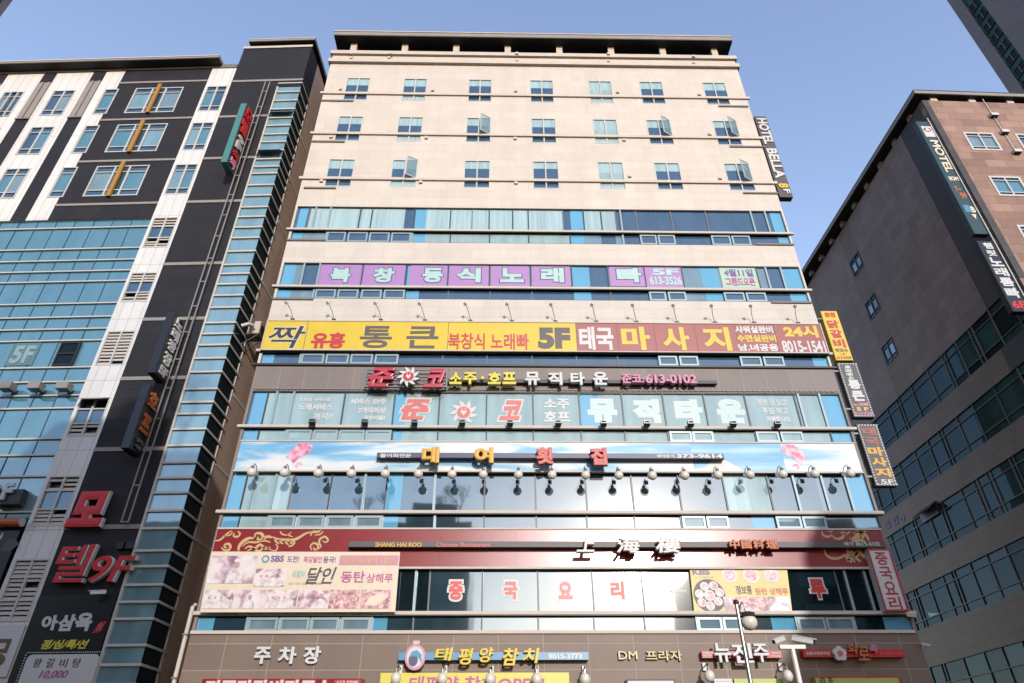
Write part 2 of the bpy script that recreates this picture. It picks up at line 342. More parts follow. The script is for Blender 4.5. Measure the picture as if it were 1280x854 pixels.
# --- hotel windows: frame, panes, blind, some with a sash pushed open
OPEN = {(2, 1), (2, 6), (1, 2), (1, 5), (1, 6)}
BL = {0: 'mbbbtbb', 1: 'bbbbtbb', 2: 'bbbbtbb'}
for r, (zt, zb) in enumerate(WROWS):
    for k, (u0, u1) in enumerate(WX):
        um = (u0+u1)/2; zr = ZR[r]; curtain = k == 4 or (k == 1)
        mb = MB(); mb.frame(u0, u1, zb, zt, .055, -.012, .12, 'white_frame')
        mb.box(um-.035, um+.035, -.008, .1, zb+.055, zt-.055, 'white_frame'); mb.box(u0+.056, um-.036, -.002, .09, zr-.1, zr+.04, 'white_frame'); mb.box(um+.036, u1-.056, -.002, .09, zr-.1, zr+.04, 'white_frame')
        f = mb.build('window', main)
        mb = MB()
        zmid = zr + (zt-zr)*(.58 if k != 4 else .45) + random.uniform(-.08, .12)
        for a, b in ((u0+.05, um-.03), (um+.03, u1-.05)):
            mb.box(a, b, .052, .06, zmid+.003, zt-.05, 'curtain_glass'); mb.box(a, b, .05, .058, zr+.05, zmid, 'teal_glass' if k == 4 else 'dark_glass')
            mb.box(a, b, .05, .058, zb+.05, zr-.09, 'curtain_glass' if curtain else 'dark_glass')
        mb.build('pane', f)
        if (r, k) in OPEN:      # right leaf swung out on its hinge at the bottom left
            a = R(30); mb = MB(); L = u1-um-.06; hz = zr+.06
            def pt(s, z): return (u1-.04-s*math.cos(a), -.03-s*math.sin(a), z)
            P = Plane((u1-.04, 26-.03, 0), math.degrees(a)); mb = MB(P); mb.frame(-L, 0, hz, zt-.02, .05, -.02, .02, 'white_frame'); mb.box(-L+.05, -.05, -.004, .004, hz+.05, zt-.07, 'clear_glass'); mb.build('open_sash', f)
# --- sill rails and ledges
for i, z in enumerate(ZR):
    lo = i < 3
    mb = MB()
    if lo: mb.box(XL-.16, XR+.16, -.10, -.014, z-.11, z+.08, 'cream_trim')
    else: mb.box(XL-.16, XR+.16, -.10, -.014, z-.05, z+.07, 'cream_trim'); mb.box(XL-.12, XR+.12, -.085, -.012, z-.09, z-.052, 'dark_bar')
    mb.build('sill_rail', main)
def ledge(x0, x1, py):
    u0 = MAIN.at(x0, py)[0]; u1 = MAIN.at(x1, py)[0]; z = MAIN.at((x0+x1)/2, py)[1]; mb = MB(); mb.box(u0, u1, -.07, -.002, z-.06, z+.05, 'grey_ledge'); mb.build('ledge', main)
for a in ((402, 442, 126.5), (389, 431, 177.5), (380, 420, 235.5), (898, 935, 133.5), (912, 956, 184), (929, 972, 242), (359, 407, 300.5), (341, 392, 374), (944, 992, 306), (964, 1014, 378.5)): ledge(*a)
mb = MB(); z = zc(458); mb.box(XL-.2, XR+.15, -.10, -.003, z-.05, z+.04, 'dark_bar'); mb.build('dark_string_course', main)
mb = MB(); z = zc(790.5); mb.box(XL, XR-.1, -.07, -.003, z-.05, z+.06, 'cream_trim'); mb.build('string_course', main)
mb = MB()
for k in range(110):
    u = XL+.2+k*(XR-XL-.4)/110; mb.box(u, u+.13, -.05, -.004, zc(488.5), zc(488.5)+.06, 'pale_band')
mb.box(XL+.1, XR-.1, -.02, -.006, zc(488.5)+.01, zc(488.5)+.045, 'grey_ledge'); mb.build('dot_trim', main)
# --- small round vent caps on the hotel storeys
for px, py in ((426, 112), (541, 113.5), (645, 114.5), (772, 116), (874, 119), (414, 172), (533, 173), (644, 174), (780, 176), (887, 168.5), (402, 227), (526, 228.5), (645, 229.5), (787, 221), (900, 223.5), (440, 70.5), (489, 70.5), (646, 70.5), (760, 71), (866, 74), (440, 76), (487, 76), (646, 79), (760, 80), (866, 82)):
    u, z = MAIN.at(px, py); mb = MB(); mb.box(u-.09, u+.09, -.26 if py < 83 else -.1, -.003, z-.09, z+.09, 'cream_trim'); mb.build('vent_cap', main)
# --- ribbon windows
def ribbon(key, upper, lower, sash, pyu, pyl):
    zt, zr, zb = BANDS[key]; mb = MB(); fr = MB()
    def row(seg, py, z0, z1):
        pts = [(MAIN.at(x, py)[0], c, m) for x, c, m in seg] + [(XR-.1, None, '')]
        pts[0] = (XL+.12, *pts[0][1:])
        for (u0, c, m), (u1, _, _) in zip(pts, pts[1:]):
            t = random.uniform(-.004, .004)
            if c: mb.add([(u0, .1+t, z0), (u1, .1-t, z0), (u1, .1-t+.004, z1), (u0, .1+t+.004, z1), (u0, .12, z0), (u1, .12, z0), (u1, .12, z1), (u0, .12, z1)], [(0, 1, 2, 3), (5, 4, 7, 6)], GL[c])
            if m == 'w': fr.box(u0-.045, u0+.045, .02, .13, z0, z1, 'teal_frame')
            elif m == 'k': fr.box(u0-.03, u0+.03, .05, .13, z0, z1, 'dark_frame')
            elif m == 'x': fr.box(u0-.025, u0+.025, .06, .13, z0, z1, 'grey_ledge')
    row(upper, pyu, zr+.02, zt); row(lower, pyl, zb, zr-.1)
    fr.box(XL+.12, XR-.1, .03, .14, zt-.045, zt-.002, 'dark_frame'); fr.box(XL+.12, XR-.1, .035, .14, zb+.002, zb+.05, 'dark_frame')
    g = mb.build('ribbon_window', main); fr.build('window_frame', g)
    for x0, x1 in sash:
        u0 = MAIN.at(x0, pyl)[0]; u1 = MAIN.at(x1, pyl)[0]; s = MB(); s.frame(u0-.03, u1+.03, zb+.02, zr-.13, .09, -.01, .09, 'teal_frame'); s.box(u0+.06, u1-.06, .03, .035, zb+.11, zr-.22, 'dark_glass' if key in 'ABC' else ('teal_glass' if key == 'D' else 'grey_glass')); s.build('vent_sash', g)
    return g
ribbon('A', [(368, 'd', ''), (371.5, 'b', ''), (382, 'd', ''), (385, 'c', 'x'), (392, 'c', 'w'), (410.6, 'c', 'w'), (448.7, 'c', 'k'), (463.5, 'c', 'k'), (505, 'd', ''), (517.5, 'b', 'k'), (532, 'c', ''), (562.7, 'c', 'k'), (590, 'c', 'x'), (611.5, 'c', 'k'), (641, 'c', 'k'), (660.5, 'c', 'k'), (704, 'd', 'x'), (713.5, 'b', ''), (730, 'c', 'k'), (752, 'c', 'k'), (770, 'd', 'x'), (776.5, 'd', 'w'), (796, 'd', 'x'), (840, 'd', 'x'), (884, 'd', 'x'), (930.6, 'd', ''), (941, 'd', 'w'), (959, 'd', 'w'), (965.5, 'b', ''), (978.5, 'd', '')],
       [(362, 'd', ''), (364, 'b', ''), (376.5, 'm', ''), (407, 'd', 'w'), (515, 'b', 'w'), (531, 't', ''), (562.7, 't', 'k'), (612, 't', 'k'), (661, 't', 'k'), (713, 'b', 'k'), (731, 'm', ''), (752, 'd', ''), (770, 'm', ''), (779, 'd', 'w'), (800, 'd', ''), (888, 'd', ''), (938, 'd', ''), (973.6, 'b', ''), (986, 'd', '')],
       [(408.6, 431), (435, 458.5), (462, 486), (489.5, 513), (800.7, 820), (823, 843), (889.6, 912), (915, 936.5)], 275, 297)
ribbon('B', [(350, 'd', ''), (352, 'b', ''), (366.6, 'm', ''), (377, 'd', 'w'), (397, 'm', 'w'), (452, 'd', 'k'), (507.5, 'b', 'k'), (513, 'm', ''), (560, 'm', 'k'), (612, 'm', 'k'), (663.5, 'm', 'k'), (715, 'b', 'k'), (737.5, 'd', ''), (760.5, 'm', 'k'), (806.7, 'm', 'k'), (854, 'm', 'k'), (877.5, 'b', ''), (899, 'm', ''), (948, 'm', 'k'), (960, 'd', 'w'), (979, 'd', 'w'), (981, 'b', ''), (1004, 'd', '')],
       [(343, 'd', ''), (345, 'b', ''), (361, 'm', ''), (391, 'd', 'w'), (507, 'b', ''), (523, 'd', ''), (560, 'd', 'x'), (612.5, 'd', 'x'), (665, 'd', 'x'), (718, 'b', ''), (739.5, 'd', ''), (764, 'd', 'x'), (838, 'm', ''), (883, 'b', ''), (905, 'd', ''), (958, 'd', ''), (989, 'b', ''), (1011, 'd', '')],
       [(394, 418.4), (422, 446.7), (451.6, 476), (480, 505), (812.5, 832), (836, 857), (906, 930), (933.5, 957)], 346, 370)
ribbon('C', [(330, 'd', '')], [(322.7, 'd', ''), (326.6, 'b', ''), (341, 'd', ''), (374.5, 'd', 'w'), (498, 'd', ''), (553, 'd', 'x'), (608.6, 'd', 'x'), (665, 'd', 'x'), (721, 'd', 'x'), (772.6, 'd', 'x'), (823, 'd', ''), (873, 'd', ''), (980, 'd', 'x'), (1017, 'b', ''), (1037, 'd', '')],
       [(377, 404), (407.6, 435), (438.5, 465), (469, 497), (824, 846), (850, 872), (926, 951), (955, 979)], 422, 450)
ribbon('D', [(311, 'd', ''), (313, 'b', ''), (330, 't', 'k'), (341.5, 't', 'w'), (363, 't', 'w'), (428, 't', 'k'), (491.5, 'b', 'k'), (507, 't', ''), (548.6, 't', 'k'), (608, 't', 'k'), (666.6, 't', 'k'), (725, 'b', 'k'), (749, 't', ''), (779, 't', 'k'), (831, 't', 'k'), (883, 't', 'k'), (935, 't', 'k'), (998, 't', 'k'), (1003, 't', 'w'), (1030, 't', 'w'), (1033, 'b', ''), (1058, 'd', '')],
       [(308, 'b', ''), (322, 't', 'k'), (356.5, 't', 'w'), (490, 'b', 'k'), (502, 't', ''), (547, 't', 'k'), (608, 't', 'k'), (667, 't', 'k'), (727, 't', 'k'), (782, 't', 'k'), (836, 't', 'k'), (891.5, 't', 'k'), (945, 't', 'k'), (1004, 't', 'k'), (1040, 'b', 'k')],
       [(358.5, 388), (392, 421), (424.5, 454.5), (457.5, 488), (838, 864), (866.6, 891), (946.5, 973), (977, 1003)], 513, 545)
ribbon('E', [(283, 'd', ''), (285, 'b', ''), (304, 't', 'k'), (314.5, 't', 'w'), (341.5, 'c', 'w'), (362.5, 'g', 'x'), (412, 'g', 'k'), (454.5, 'g', 'w'), (482, 'b', 'k'), (502, 'g', ''), (543, 'g', 'w'), (605.5, 'g', 'k'), (669.5, 'g', 'k'), (733, 'g', 'k'), (791, 'g', 'k'), (850, 'g', 'k'), (907, 'c', 'k'), (937, 't', ''), (963, 'g', 'k'), (996, 'g', 'w'), (1025, 'g', ''), (1032, 'g', 'w'), (1062, 'b', 'w'), (1092, 'd', '')],
       [(274, 'd', ''), (276, 'b', ''), (298, 't', 'k'), (334.5, 't', 'w'), (477, 'b', 'w'), (497, 'g', ''), (543, 'g', 'w'), (605, 'g', 'k'), (670.6, 'g', 'k'), (734, 'g', 'k'), (793.7, 'g', 'k'), (852, 'g', 'k'), (912, 'g', ''), (941, 'b', ''), (969, 'g', ''), (1033, 'g', ''), (1070, 'b', '')],
       [(337, 367.5), (372, 404), (408, 440), (444, 476), (854, 881), (884.5, 910), (971.5, 1001), (1004.5, 1032)], 615, 652)
ribbon('F', [(253, 'k', ''), (498, 'k', ''), (518.6, 'k', 'w'), (536, 'g', 'x'), (602.7, 'g', 'k'), (672.7, 'g', 'k'), (741.5, 'g', 'k'), (804, 'g', 'k'), (864.6, 'k', ''), (988, 'k', ''), (1050, 'k', 'x'), (1062, 'k', 'w'), (1087, 'k', 'w')],
       [(243, 'b', ''), (266, 'g', ''), (308, 'g', 'w'), (464, 'b', 'w'), (483.5, 'g', ''), (516, 'g', 'x'), (602, 'g', 'k'), (673, 'g', 'k'), (743, 'g', 'k'), (806.5, 'g', 'k'), (872, 'g', 'w'), (930, 'g', ''), (966, 'b', ''), (997, 'g', 'w'), (1069, 'k', 'w'), (1107, 'b', '')],
       [(310, 346), (350, 385.5), (389, 422.6), (427, 462), (873, 902), (905, 928), (998.6, 1031), (1034, 1067)], 738, 780)

# ================================================================== left building
left = thing('motel_building', 'dark grey and white motel block with a glass stair corner and a blue glass front', 'building', (0, 0, 0), plane=LEFT)
def L(px, py, v=0): return LEFT.at(px, py, v)
UW0, UW1, UT = -6.08, -4.5, 0.0        # white window strip, then the dark tower up to the corner
strip_z = [LEFT.at(x, y)[1] for x, y in [(335, 101), (335, 144.9), (317, 197), (304, 251.2), (282, 328.9), (259, 398), (236.2, 472.2), (208, 560.8), (179, 658.3)]]
ZT = LEFT.at(350, 58)[1]; ZW = LEFT.at(100, 91)[1]; ZG = LEFT.at(190, 272)[1]
STX = -1.42                              # left edge of the glass stair
zst = strip_z[0]-.62
mb = MB(LEFT)
mb.box(UW1, STX, 0, .4, 0, ZT, 'dark_panel'); mb.box(STX, 0, 0, .4, zst, ZT, 'dark_panel'); mb.box(STX-.03, STX-.003, .01, 1.5, 0, zst-.01, 'dark_panel')
mb.build('tower_wall', left)
mb = MB(LEFT); mb.box(-.45, 0, .41, 1.38, zst, ZT, 'dark_panel'); mb.box(-.4, 0, 1.384, 22, 0, ZT, 'brown_side'); mb.build('side_wall', left)
for z in strip_z:
    mb = MB(LEFT); mb.box(UW1+.0, STX-.02 if z < zst else 0.03, -.04, -.004, z-.09, z+.09, 'pale_band'); mb.build('string_course', left)
    if z < zst:
        mb = MB(LEFT); mb.box(.003, .02, 1.6, 22, z-.08, z+.08, 'cream_trim'); mb.build('side_band', left)
mb = MB(LEFT); mb.box(UW1-.03, .05, -.06, -.004, ZT-.22, ZT, 'cream_trim'); mb.build('parapet_band', left)
def on_height(plane, px, py, z):
    d = plane.I.to_3x3() @ (fwd + rgt*((px-640)/F_PX) + dwn*((py-427)/F_PX)); o = plane.I @ CAM; t = (z-o.z)/d.z; p = o + d*t; return p.x, p.y
zz = ZT+.22; cu_, yv = on_height(LEFT, 393.3, 50.2, zz); ul_ = on_height(LEFT, 311.5, 54, zz)[0]
mb = MB(LEFT); mb.box(ul_, cu_, yv, 22, zz, zz+.04, 'soffit'); mb.box(ul_, cu_+.02, yv-.02, 22, zz+.043, zz+.22, 'pale_band'); mb.box(ul_, cu_+.04, yv-.04, 22, zz+.223, zz+.28, 'cream_trim'); mb.build('roof_slab', left)
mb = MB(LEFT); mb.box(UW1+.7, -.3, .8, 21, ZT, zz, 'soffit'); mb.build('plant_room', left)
# glass stair corner with its silver fins
mb = MB(LEFT); mb.box(STX, -.01, .03, .05, 0, zst-.05, 'stair_glass'); mb.build('stair_front_glass', left)
mb = MB(LEFT); mb.box(-.03, -.012, .06, 1.38, 0, zst-.05, 'black_glass'); sg = mb.build('stair_side_glass', left)
fins = [104.8, 115.6, 126.4, 137, 148, 157.6, 168.4, 178, 188.8, 199.6, 209, 217.6, 232, 245, 259.6, 271.6, 284.8, 298, 314.8, 331.5, 342.8, 355.8, 369.9, 385, 404.3, 418, 432, 448.6, 465.7, 487, 503.4, 518, 537, 557.5, 579, 598, 616.7, 639, 661, 688.8, 708.5, 731.5, 752.8, 774, 807, 831.5, 856, 880]
for py in fins:
    xl = 349-(py-104.5)*.3045 + (8 if py < 400 else 0); z = LEFT.at(xl, py)[1]
    mb = MB(LEFT); mb.box(STX-.05, .07, -.06, .028, z-.045, z+.045, 'fin_white'); mb.box(.0, .07, .03, 1.5, z-.045, z+.045, 'fin_white'); mb.build('fin', left)
mb = MB(LEFT); mb.box(STX-.07, STX+.02, -.05, .025, 0, zst-.05, 'fin_white'); mb.box(-.02, .03, 1.40, 1.47, 0, zst-.05, 'fin_white'); mb.build('stair_frame', left)
for py in (144, 193.5):
    z = LEFT.at(320, py)[1]; mb = MB(LEFT); mb.add([(STX+.02, -.02, z+.3), (-.02, -.02, z+.3), (-.02, -.42, z-.1), (STX+.02, -.42, z-.1), (STX+.02, -.0, z+.34), (-.02, -.0, z+.34), (-.02, -.40, z-.05), (STX+.02, -.40, z-.05)], [(0, 3, 2, 1), (4, 5, 6, 7), (0, 1, 5, 4), (1, 2, 6, 5), (2, 3, 7, 6), (3, 0, 4, 7)], 'grey_glass'); mb.build('open_flap', left)
# white strip with louvred windows
UWL = -46
def Lrect(x0, y0, x1, y1): return LEFT.rect(x0, y0, x1, y1)
hw = []      # hotel windows on white or dark: (u0,u1,z0,z1)
UV0, UV1 = UW0+.13, UW1-.12
vents = []
for y0, y1, k in ((272, 310, 'lpl'), (341, 378, 'lpl'), (414, 457, 'lll'), (497, 546, 'opl'), (595, 658, 'lpl'), (699, 777, 'lll')):
    xm = {272: 200, 341: 173, 414: 143, 497: 110, 595: 68, 699: 28}[y0]; vents.append((UV0, UV1, LEFT.at(xm-12, y1)[1], LEFT.at(xm+12, y0)[1], k))
rowz = [(LEFT.at(190, 141)[1], LEFT.at(200, 110)[1]), (LEFT.at(165, 190)[1], LEFT.at(178, 155.5)[1]), (LEFT.at(145, 245)[1], LEFT.at(155, 207.5)[1])]
for r, (x0, x1, y) in enumerate(((248, 286, 123), (227, 269, 171), (205, 249, 225))): hw.append((UV0, UV1, *rowz[r], 'double'))
DB0 = -11.75
for r, (x0, x1, y) in enumerate(((166, 228, 125), (141, 207, 172), (114, 185, 226))):
    u0 = LEFT.at(x0, y)[0]; u1 = LEFT.at(x1, y)[0]; c = -8.95; hw.append((c-1.52, c+1.52, *rowz[r], 'triple'))
# repeating narrow windows and dark strips to the left
DSU = [LEFT.at(x, 97)[0] for x in (61, 122)]; step = DSU[1]-DSU[0]
strips_u = [DSU[1]-step*k for k in range(0, 12)]
for k, us in enumerate(strips_u):
    for r in range(3):
        if k % 2 == 0: hw.append((us+.95, us+1.83 if k == 0 else us+1.9, *rowz[r], 'single'))
        hw.append((us-step/2-.72, us-step/2+.72, *rowz[r], 'double')) if k % 2 == 0 else hw.append((us-1.85, us-.95, *rowz[r], 'single'))
hw = [h for h in hw if h[0] > UWL+1]
mb = MB(LEFT); allh = [h[:4] for h in hw] + [h[:4] for h in vents]
mb.wall(DB0, UW0, ZG, ZW, allh, 0, .35, 'dark_panel'); mb.build('dark_panel_wall', left)
mb = MB(LEFT); mb.wall(UW0+.003, UW1-.003, 0, ZW, allh, -.015, .35, 'white_panel'); mb.wall(UWL, DB0-.003, ZG, ZW, allh, 0, .35, 'white_panel'); mb.build('white_wall', left)
for z in [LEFT.at(220, 102.3)[1]] + strip_z[1:4]:
    mb = MB(LEFT); mb.box(DB0, UW0, -.04, -.003, z-.08, z+.08, 'pale_band'); mb.build('string_course', left)
for us in strips_u:
    if us < UWL+1: continue
    wd = .42; zA, zB = LEFT.at(100, 103)[1], LEFT.at(100, 147)[1]
    mb = MB(LEFT); mb.box(us-wd, us+wd, -.012, -.002, zA+.02, ZW, 'dark_panel'); mb.box(us-wd, us+wd, -.012, -.002, ZG+.0, zB-.1, 'dark_panel'); mb.build('dark_strip', left)
    mb = MB(LEFT)
    for k in range(4): mb.box(us-wd+.21*k+.02, us-wd+.21*k+.19, -.05-.04*(k % 2), -.003, zB, zA, 'pale_band')
    mb.box(us-wd, us+wd, -.1, -.003, zB-.09, zB, 'grey_ledge'); mb.build('louvre', left)
def sash_window(h, par, P, fm='white_frame', fw_=.07):
    u0, u1, z0, z1, kind = h; mb = MB(P); mb.frame(u0, u1, z0, z1, fw_, -.03, .12, fm)
    n = {'single': 1, 'double': 2, 'triple': 3}[kind]; us = [u0+.07+(u1-u0-.14)*i/n for i in range(n+1)]
    if n == 3: us = [u0+.07, u0+1.1, u1-1.1, u1-.07]
    for a in us[1:-1]: mb.box(a-.045, a+.045, -.02, .1, z0+.07, z1-.07, fm)
    zt = z1-(z1-z0)*.2; zb = z0+(z1-z0)*.2
    for a, b in zip(us, us[1:]):
        for z in (zt, zb): mb.box(a+.046, b-.046, -.012, .09, z-.03, z+.03, fm)
    f = mb.build('window', par); mb = MB(P)
    for i, (a, b) in enumerate(zip(us, us[1:])):
        c = random.choice(['dark_glass', 'sky_glass', 'stair_glass', 'grey_glass'] if not (n == 3 and i == 1) else ['dark_glass'])
        mb.box(a, b, .05, .06, zb, zt, c); mb.box(a, b, .051, .061, z0+.05, zb-.02, 'dark_glass'); mb.box(a, b, .051, .061, zt+.02, z1-.05, 'dark_glass')
    mb.build('pane', f); return f
for i, h in enumerate(hw): sash_window(h, left, LEFT)
for u0, u1, z0, z1, k in vents:
    mb = MB(LEFT); mb.frame(u0, u1, z0, z1, .06, -.03, .12, 'white_frame'); um = (u0+u1)/2; mb.box(um-.04, um+.04, -.02, .1, z0+.06, z1-.06, 'white_frame')
    zs_ = [z0+.06, z0+(z1-z0)*.33, z0+(z1-z0)*.70, z1-.06]
    for z in zs_[1:3]: mb.box(u0+.06, um-.041, -.018, .09, z-.03, z+.03, 'white_frame'); mb.box(um+.041, u1-.06, -.018, .09, z-.03, z+.03, 'white_frame')
    f = mb.build('louvred_window', left); mb = MB(LEFT)
    for j, (a, b) in enumerate(zip(zs_, zs_[1:])):
        ch = k[2-j]
        for ua, ub in ((u0+.06, um-.04), (um+.04, u1-.06)):
            if ch == 'p': mb.box(ua, ub, .05, .06, a, b, 'dark_glass')
            else:
                mb.box(ua, ub, .2, .21, a, b, 'black'); n = max(3, int((b-a)/.15))
                for q in range(n):
                    if ch == 'o' or random.random() < .06: continue
                    zq = a+(b-a)*(q+.5)/n; mb.add([(ua, .02, zq-.075), (ub, .02, zq-.075), (ub, .06, zq+.045), (ua, .06, zq+.045), (ua, .035, zq-.085), (ub, .035, zq-.085), (ub, .075, zq+.035), (ua, .075, zq+.035)], [(0, 1, 2, 3), (7, 6, 5, 4), (0, 4, 5, 1)], 'cream_trim')
    mb.build('louvre_blade', f)
    if 'o' in k:
        mb = MB(LEFT); zt = z1-.06; mb.add([(u0+.05, -.02, zt), (u1-.05, -.02, zt), (u1-.05, -.45, zt-.25), (u0+.05, -.45, zt-.25), (u0+.05, -.02, zt+.04), (u1-.05, -.02, zt+.04), (u1-.05, -.45, zt-.21), (u0+.05, -.45, zt-.21)], [(0, 3, 2, 1), (4, 5, 6, 7), (0, 1, 5, 4), (2, 3, 7, 6), (1, 2, 6, 5), (3, 0, 4, 7)], 'pale_band'); mb.build('open_flap', f)
# blue glass curtain wall
mb = MB(LEFT); fr = MB(LEFT); ub = [LEFT.at(x, 366)[0] for x in (148, 123, 102, 72, 48, 30, 5)]
us = [UW0-.08]; k = 0
while us[-1] > UWL+2: us.append(us[-1]-1.02)
zrow = [LEFT.at(x, y)[1] for x, y in ((190, 271.5), (100, 284), (90, 310.5), (85, 325), (80, 338.5), (75, 351.5), (70, 379), (65, 396), (60, 411), (55, 425.5), (52, 459), (48, 477), (45, 494), (40, 510), (35, 548), (30, 568.5), (25, 595), (18, 639.5))] + [0.2]
for i in range(len(us)-1):
    for j in range(len(zrow)-1):
        u1_, u0_ = us[i], us[i+1]; t = random.uniform(-.006, .006)
        g = 'sky_glass' if j < 15 else ('stair_glass' if j < 17 else 'black_glass')
        mb.add([(u0_, .12+t, zrow[j+1]), (u1_, .12-t, zrow[j+1]), (u1_, .12-t, zrow[j]), (u0_, .12+t, zrow[j]), (u0_, .15, zrow[j+1]), (u1_, .15, zrow[j+1]), (u1_, .15, zrow[j]), (u0_, .15, zrow[j])], [(0, 1, 2, 3), (5, 4, 7, 6)], g)
    fr.box(us[i+1]-.012, us[i+1]+.012, .09, .16, .2, zrow[0], 'mullion')
for z in zrow[:-1]: fr.box(UWL, UW0-.02, .03, .14, z-.035, z+.035, 'fin_white')
g = mb.build('curtain_wall', left); fr.build('mullion_frame', g)
mb = MB(LEFT); u0, u1, z0, z1 = LEFT.rect(68, 427.5, 98, 456.5); mb.frame(u0+.1, u1-.1, z0, z1, .08, .0, .1, 'black'); mb.box(u0+.18, u1-.18, .04, .06, z0+.08, z1-.08, 'alley_black'); mb.box(u0+.18, u1-.18, -.01, .07, (z0+z1)/2-.04, (z0+z1)/2+.04, 'black'); mb.build('dark_window', left)
mb = MB(LEFT); z = ZW; mb.box(UWL, UW1, -.08, .3, z, LEFT.at(100, 87)[1], 'grey_ledge'); zb = LEFT.at(100, 85.5, 0)[1]; z2 = LEFT.at(135, 76.5, -.65)[1]; u2 = LEFT.at(272, 75, -.65)[0]
mb.build('parapet', left); mb = MB(LEFT); mb.box(UWL, u2, -.65, 20, z2, z2+.05, 'soffit'); mb.box(UWL, u2+.02, -.67, 20, z2+.053, z2+.2, 'pale_band'); mb.box(UWL, u2+.04, -.7, 20, z2+.203, z2+.28, 'cream_trim'); mb.build('roof_slab', left)
mb = MB(LEFT); mb.box(UWL, u2-.5, 1.0, 19, ZW-.2, z2, 'soffit'); mb.box(UWL, -.42, 20.5, 21.9, 0, ZW-.3, 'brown_side'); mb.box(UWL, UWL+.4, .4, 20.4, 0, ZW-.3, 'brown_side'); mb.build('back_wall', left)

# ================================================================== right building (in shade along the alley)
right = thing('shop_block', 'grey granite block in shade along the alley, its pink stone front in sun', 'building', (0, 0, 0), plane=RFRONT)
def RZ(px, py): return RSIDE.at(px, py)[1]
bz = [(22.08, 19.72), (18.3, 16.0), (14.6, 12.25), (10.82, 8.5), (6.35, 1.0)]      # glass bands: top, bottom (from Z/X ratios of the photo)
bz = [(1.6+27*a, 1.6+27*b) for a, b in ((.8175, .73), (.678, .593), (.540, .453), (.3995, .314), (.2345, .05))]
ZRT = RSIDE.at(1152, 125)[1]
UB = -46; Ud = -2.75
WN = [(RSIDE.rect(1062, 316, 1079, 345), ), (RSIDE.rect(1082, 370, 1098, 398), ), (RSIDE.rect(1103, 424, 1121, 453), )]
wu0 = min(w[0][0] for w in WN); wu1 = max(w[0][1] for w in WN); wu = (wu0+wu1)/2
win = [(wu-.72, wu+.72, (w[0][2]+w[0][3])/2-.72, (w[0][2]+w[0][3])/2+.72) for w in WN]
mb = MB(RSIDE); mb.box(Ud, 0, 0, .4, bz[0][0], ZRT, 'black_granite'); mb.wall(UB, wu-.85, bz[0][0], ZRT, [], .004, .4, 'grey_granite'); mb.wall(wu+.85, Ud-.003, bz[0][0], ZRT, [], .004, .4, 'grey_granite'); mb.wall(wu-.85, wu+.85, bz[0][0], ZRT, win, .012, .4, 'brown_spandrel')
mb.build('side_wall', right)
for w_ in win: sash_window((*w_, 'double'), right, RSIDE, 'dark_frame')
for (t, b), nx in zip(bz, [x[0] for x in bz[1:]]+[0]):
    mb = MB(RSIDE); mb.box(UB, Ud-.4, .0, .4, nx, b, 'brown_spandrel'); mb.box(Ud-.397, 0, .004, .4, nx, b, 'black_granite'); mb.build('spandrel', right)
for r, (t, b) in enumerate(bz):
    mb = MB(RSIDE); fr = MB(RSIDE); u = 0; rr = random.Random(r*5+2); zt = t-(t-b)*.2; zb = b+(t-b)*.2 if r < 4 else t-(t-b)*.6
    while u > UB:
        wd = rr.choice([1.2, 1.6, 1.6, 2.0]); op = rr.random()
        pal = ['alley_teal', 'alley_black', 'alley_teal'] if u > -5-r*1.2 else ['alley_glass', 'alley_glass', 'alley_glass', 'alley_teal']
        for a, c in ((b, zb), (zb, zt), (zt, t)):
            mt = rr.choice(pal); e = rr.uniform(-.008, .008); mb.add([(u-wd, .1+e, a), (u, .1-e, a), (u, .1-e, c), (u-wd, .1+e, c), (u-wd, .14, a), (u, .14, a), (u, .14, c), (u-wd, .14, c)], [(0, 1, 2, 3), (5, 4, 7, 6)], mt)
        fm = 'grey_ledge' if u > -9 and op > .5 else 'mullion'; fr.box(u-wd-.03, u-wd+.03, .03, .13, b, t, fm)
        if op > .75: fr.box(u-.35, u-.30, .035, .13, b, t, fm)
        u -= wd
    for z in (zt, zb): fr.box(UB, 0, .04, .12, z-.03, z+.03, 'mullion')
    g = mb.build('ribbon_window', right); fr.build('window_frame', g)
mb = MB(RFRONT); uw = 19
fw = []
for x, y in ((1228, 177), (1260, 233), (1294, 180), (1292, 290)):
    u, z = RFRONT.at(x, y); fw.append((u-.95, u+.95, z-.82, z+.82))
c0 = fw[0]; c1 = fw[1]; fw[1] = (c0[0], c0[1], c1[2], c1[3])
pitch = fw[0][2]-fw[1][2]; c = fw[2][0]; sp_ = max(3.2, c-fw[0][0])
fw = [(fw[0][0]+i*sp_, fw[0][1]+i*sp_, fw[0][2]-j*pitch, fw[0][3]-j*pitch) for i in range(4) for j in range(7)]
mb.wall(.002, uw, 0, ZRT, fw, 0, .4, 'pink_granite'); mb.build('front_wall', right)
for f in fw: sash_window((*f, 'double'), right, RFRONT, 'white_frame', .13)
mb = MB(RFRONT); mb.box(.42, uw, 40, 40.4, 0, ZRT-.1, 'grey_granite'); mb.box(uw-.4, uw, .41, 40, 0, ZRT-.1, 'grey_granite'); mb.box(.5, uw-.5, .5, 40, ZRT-.6, ZRT-.3, 'soffit'); mb.build('back_wall', right)
zsof = RFRONT.at(1200, 118.5, -.5)[1]
RH = .42; zz = ZRT+RH; cu_, yv = on_height(RFRONT, 1144.2, 117, zz)
print('eaves', cu_, yv)
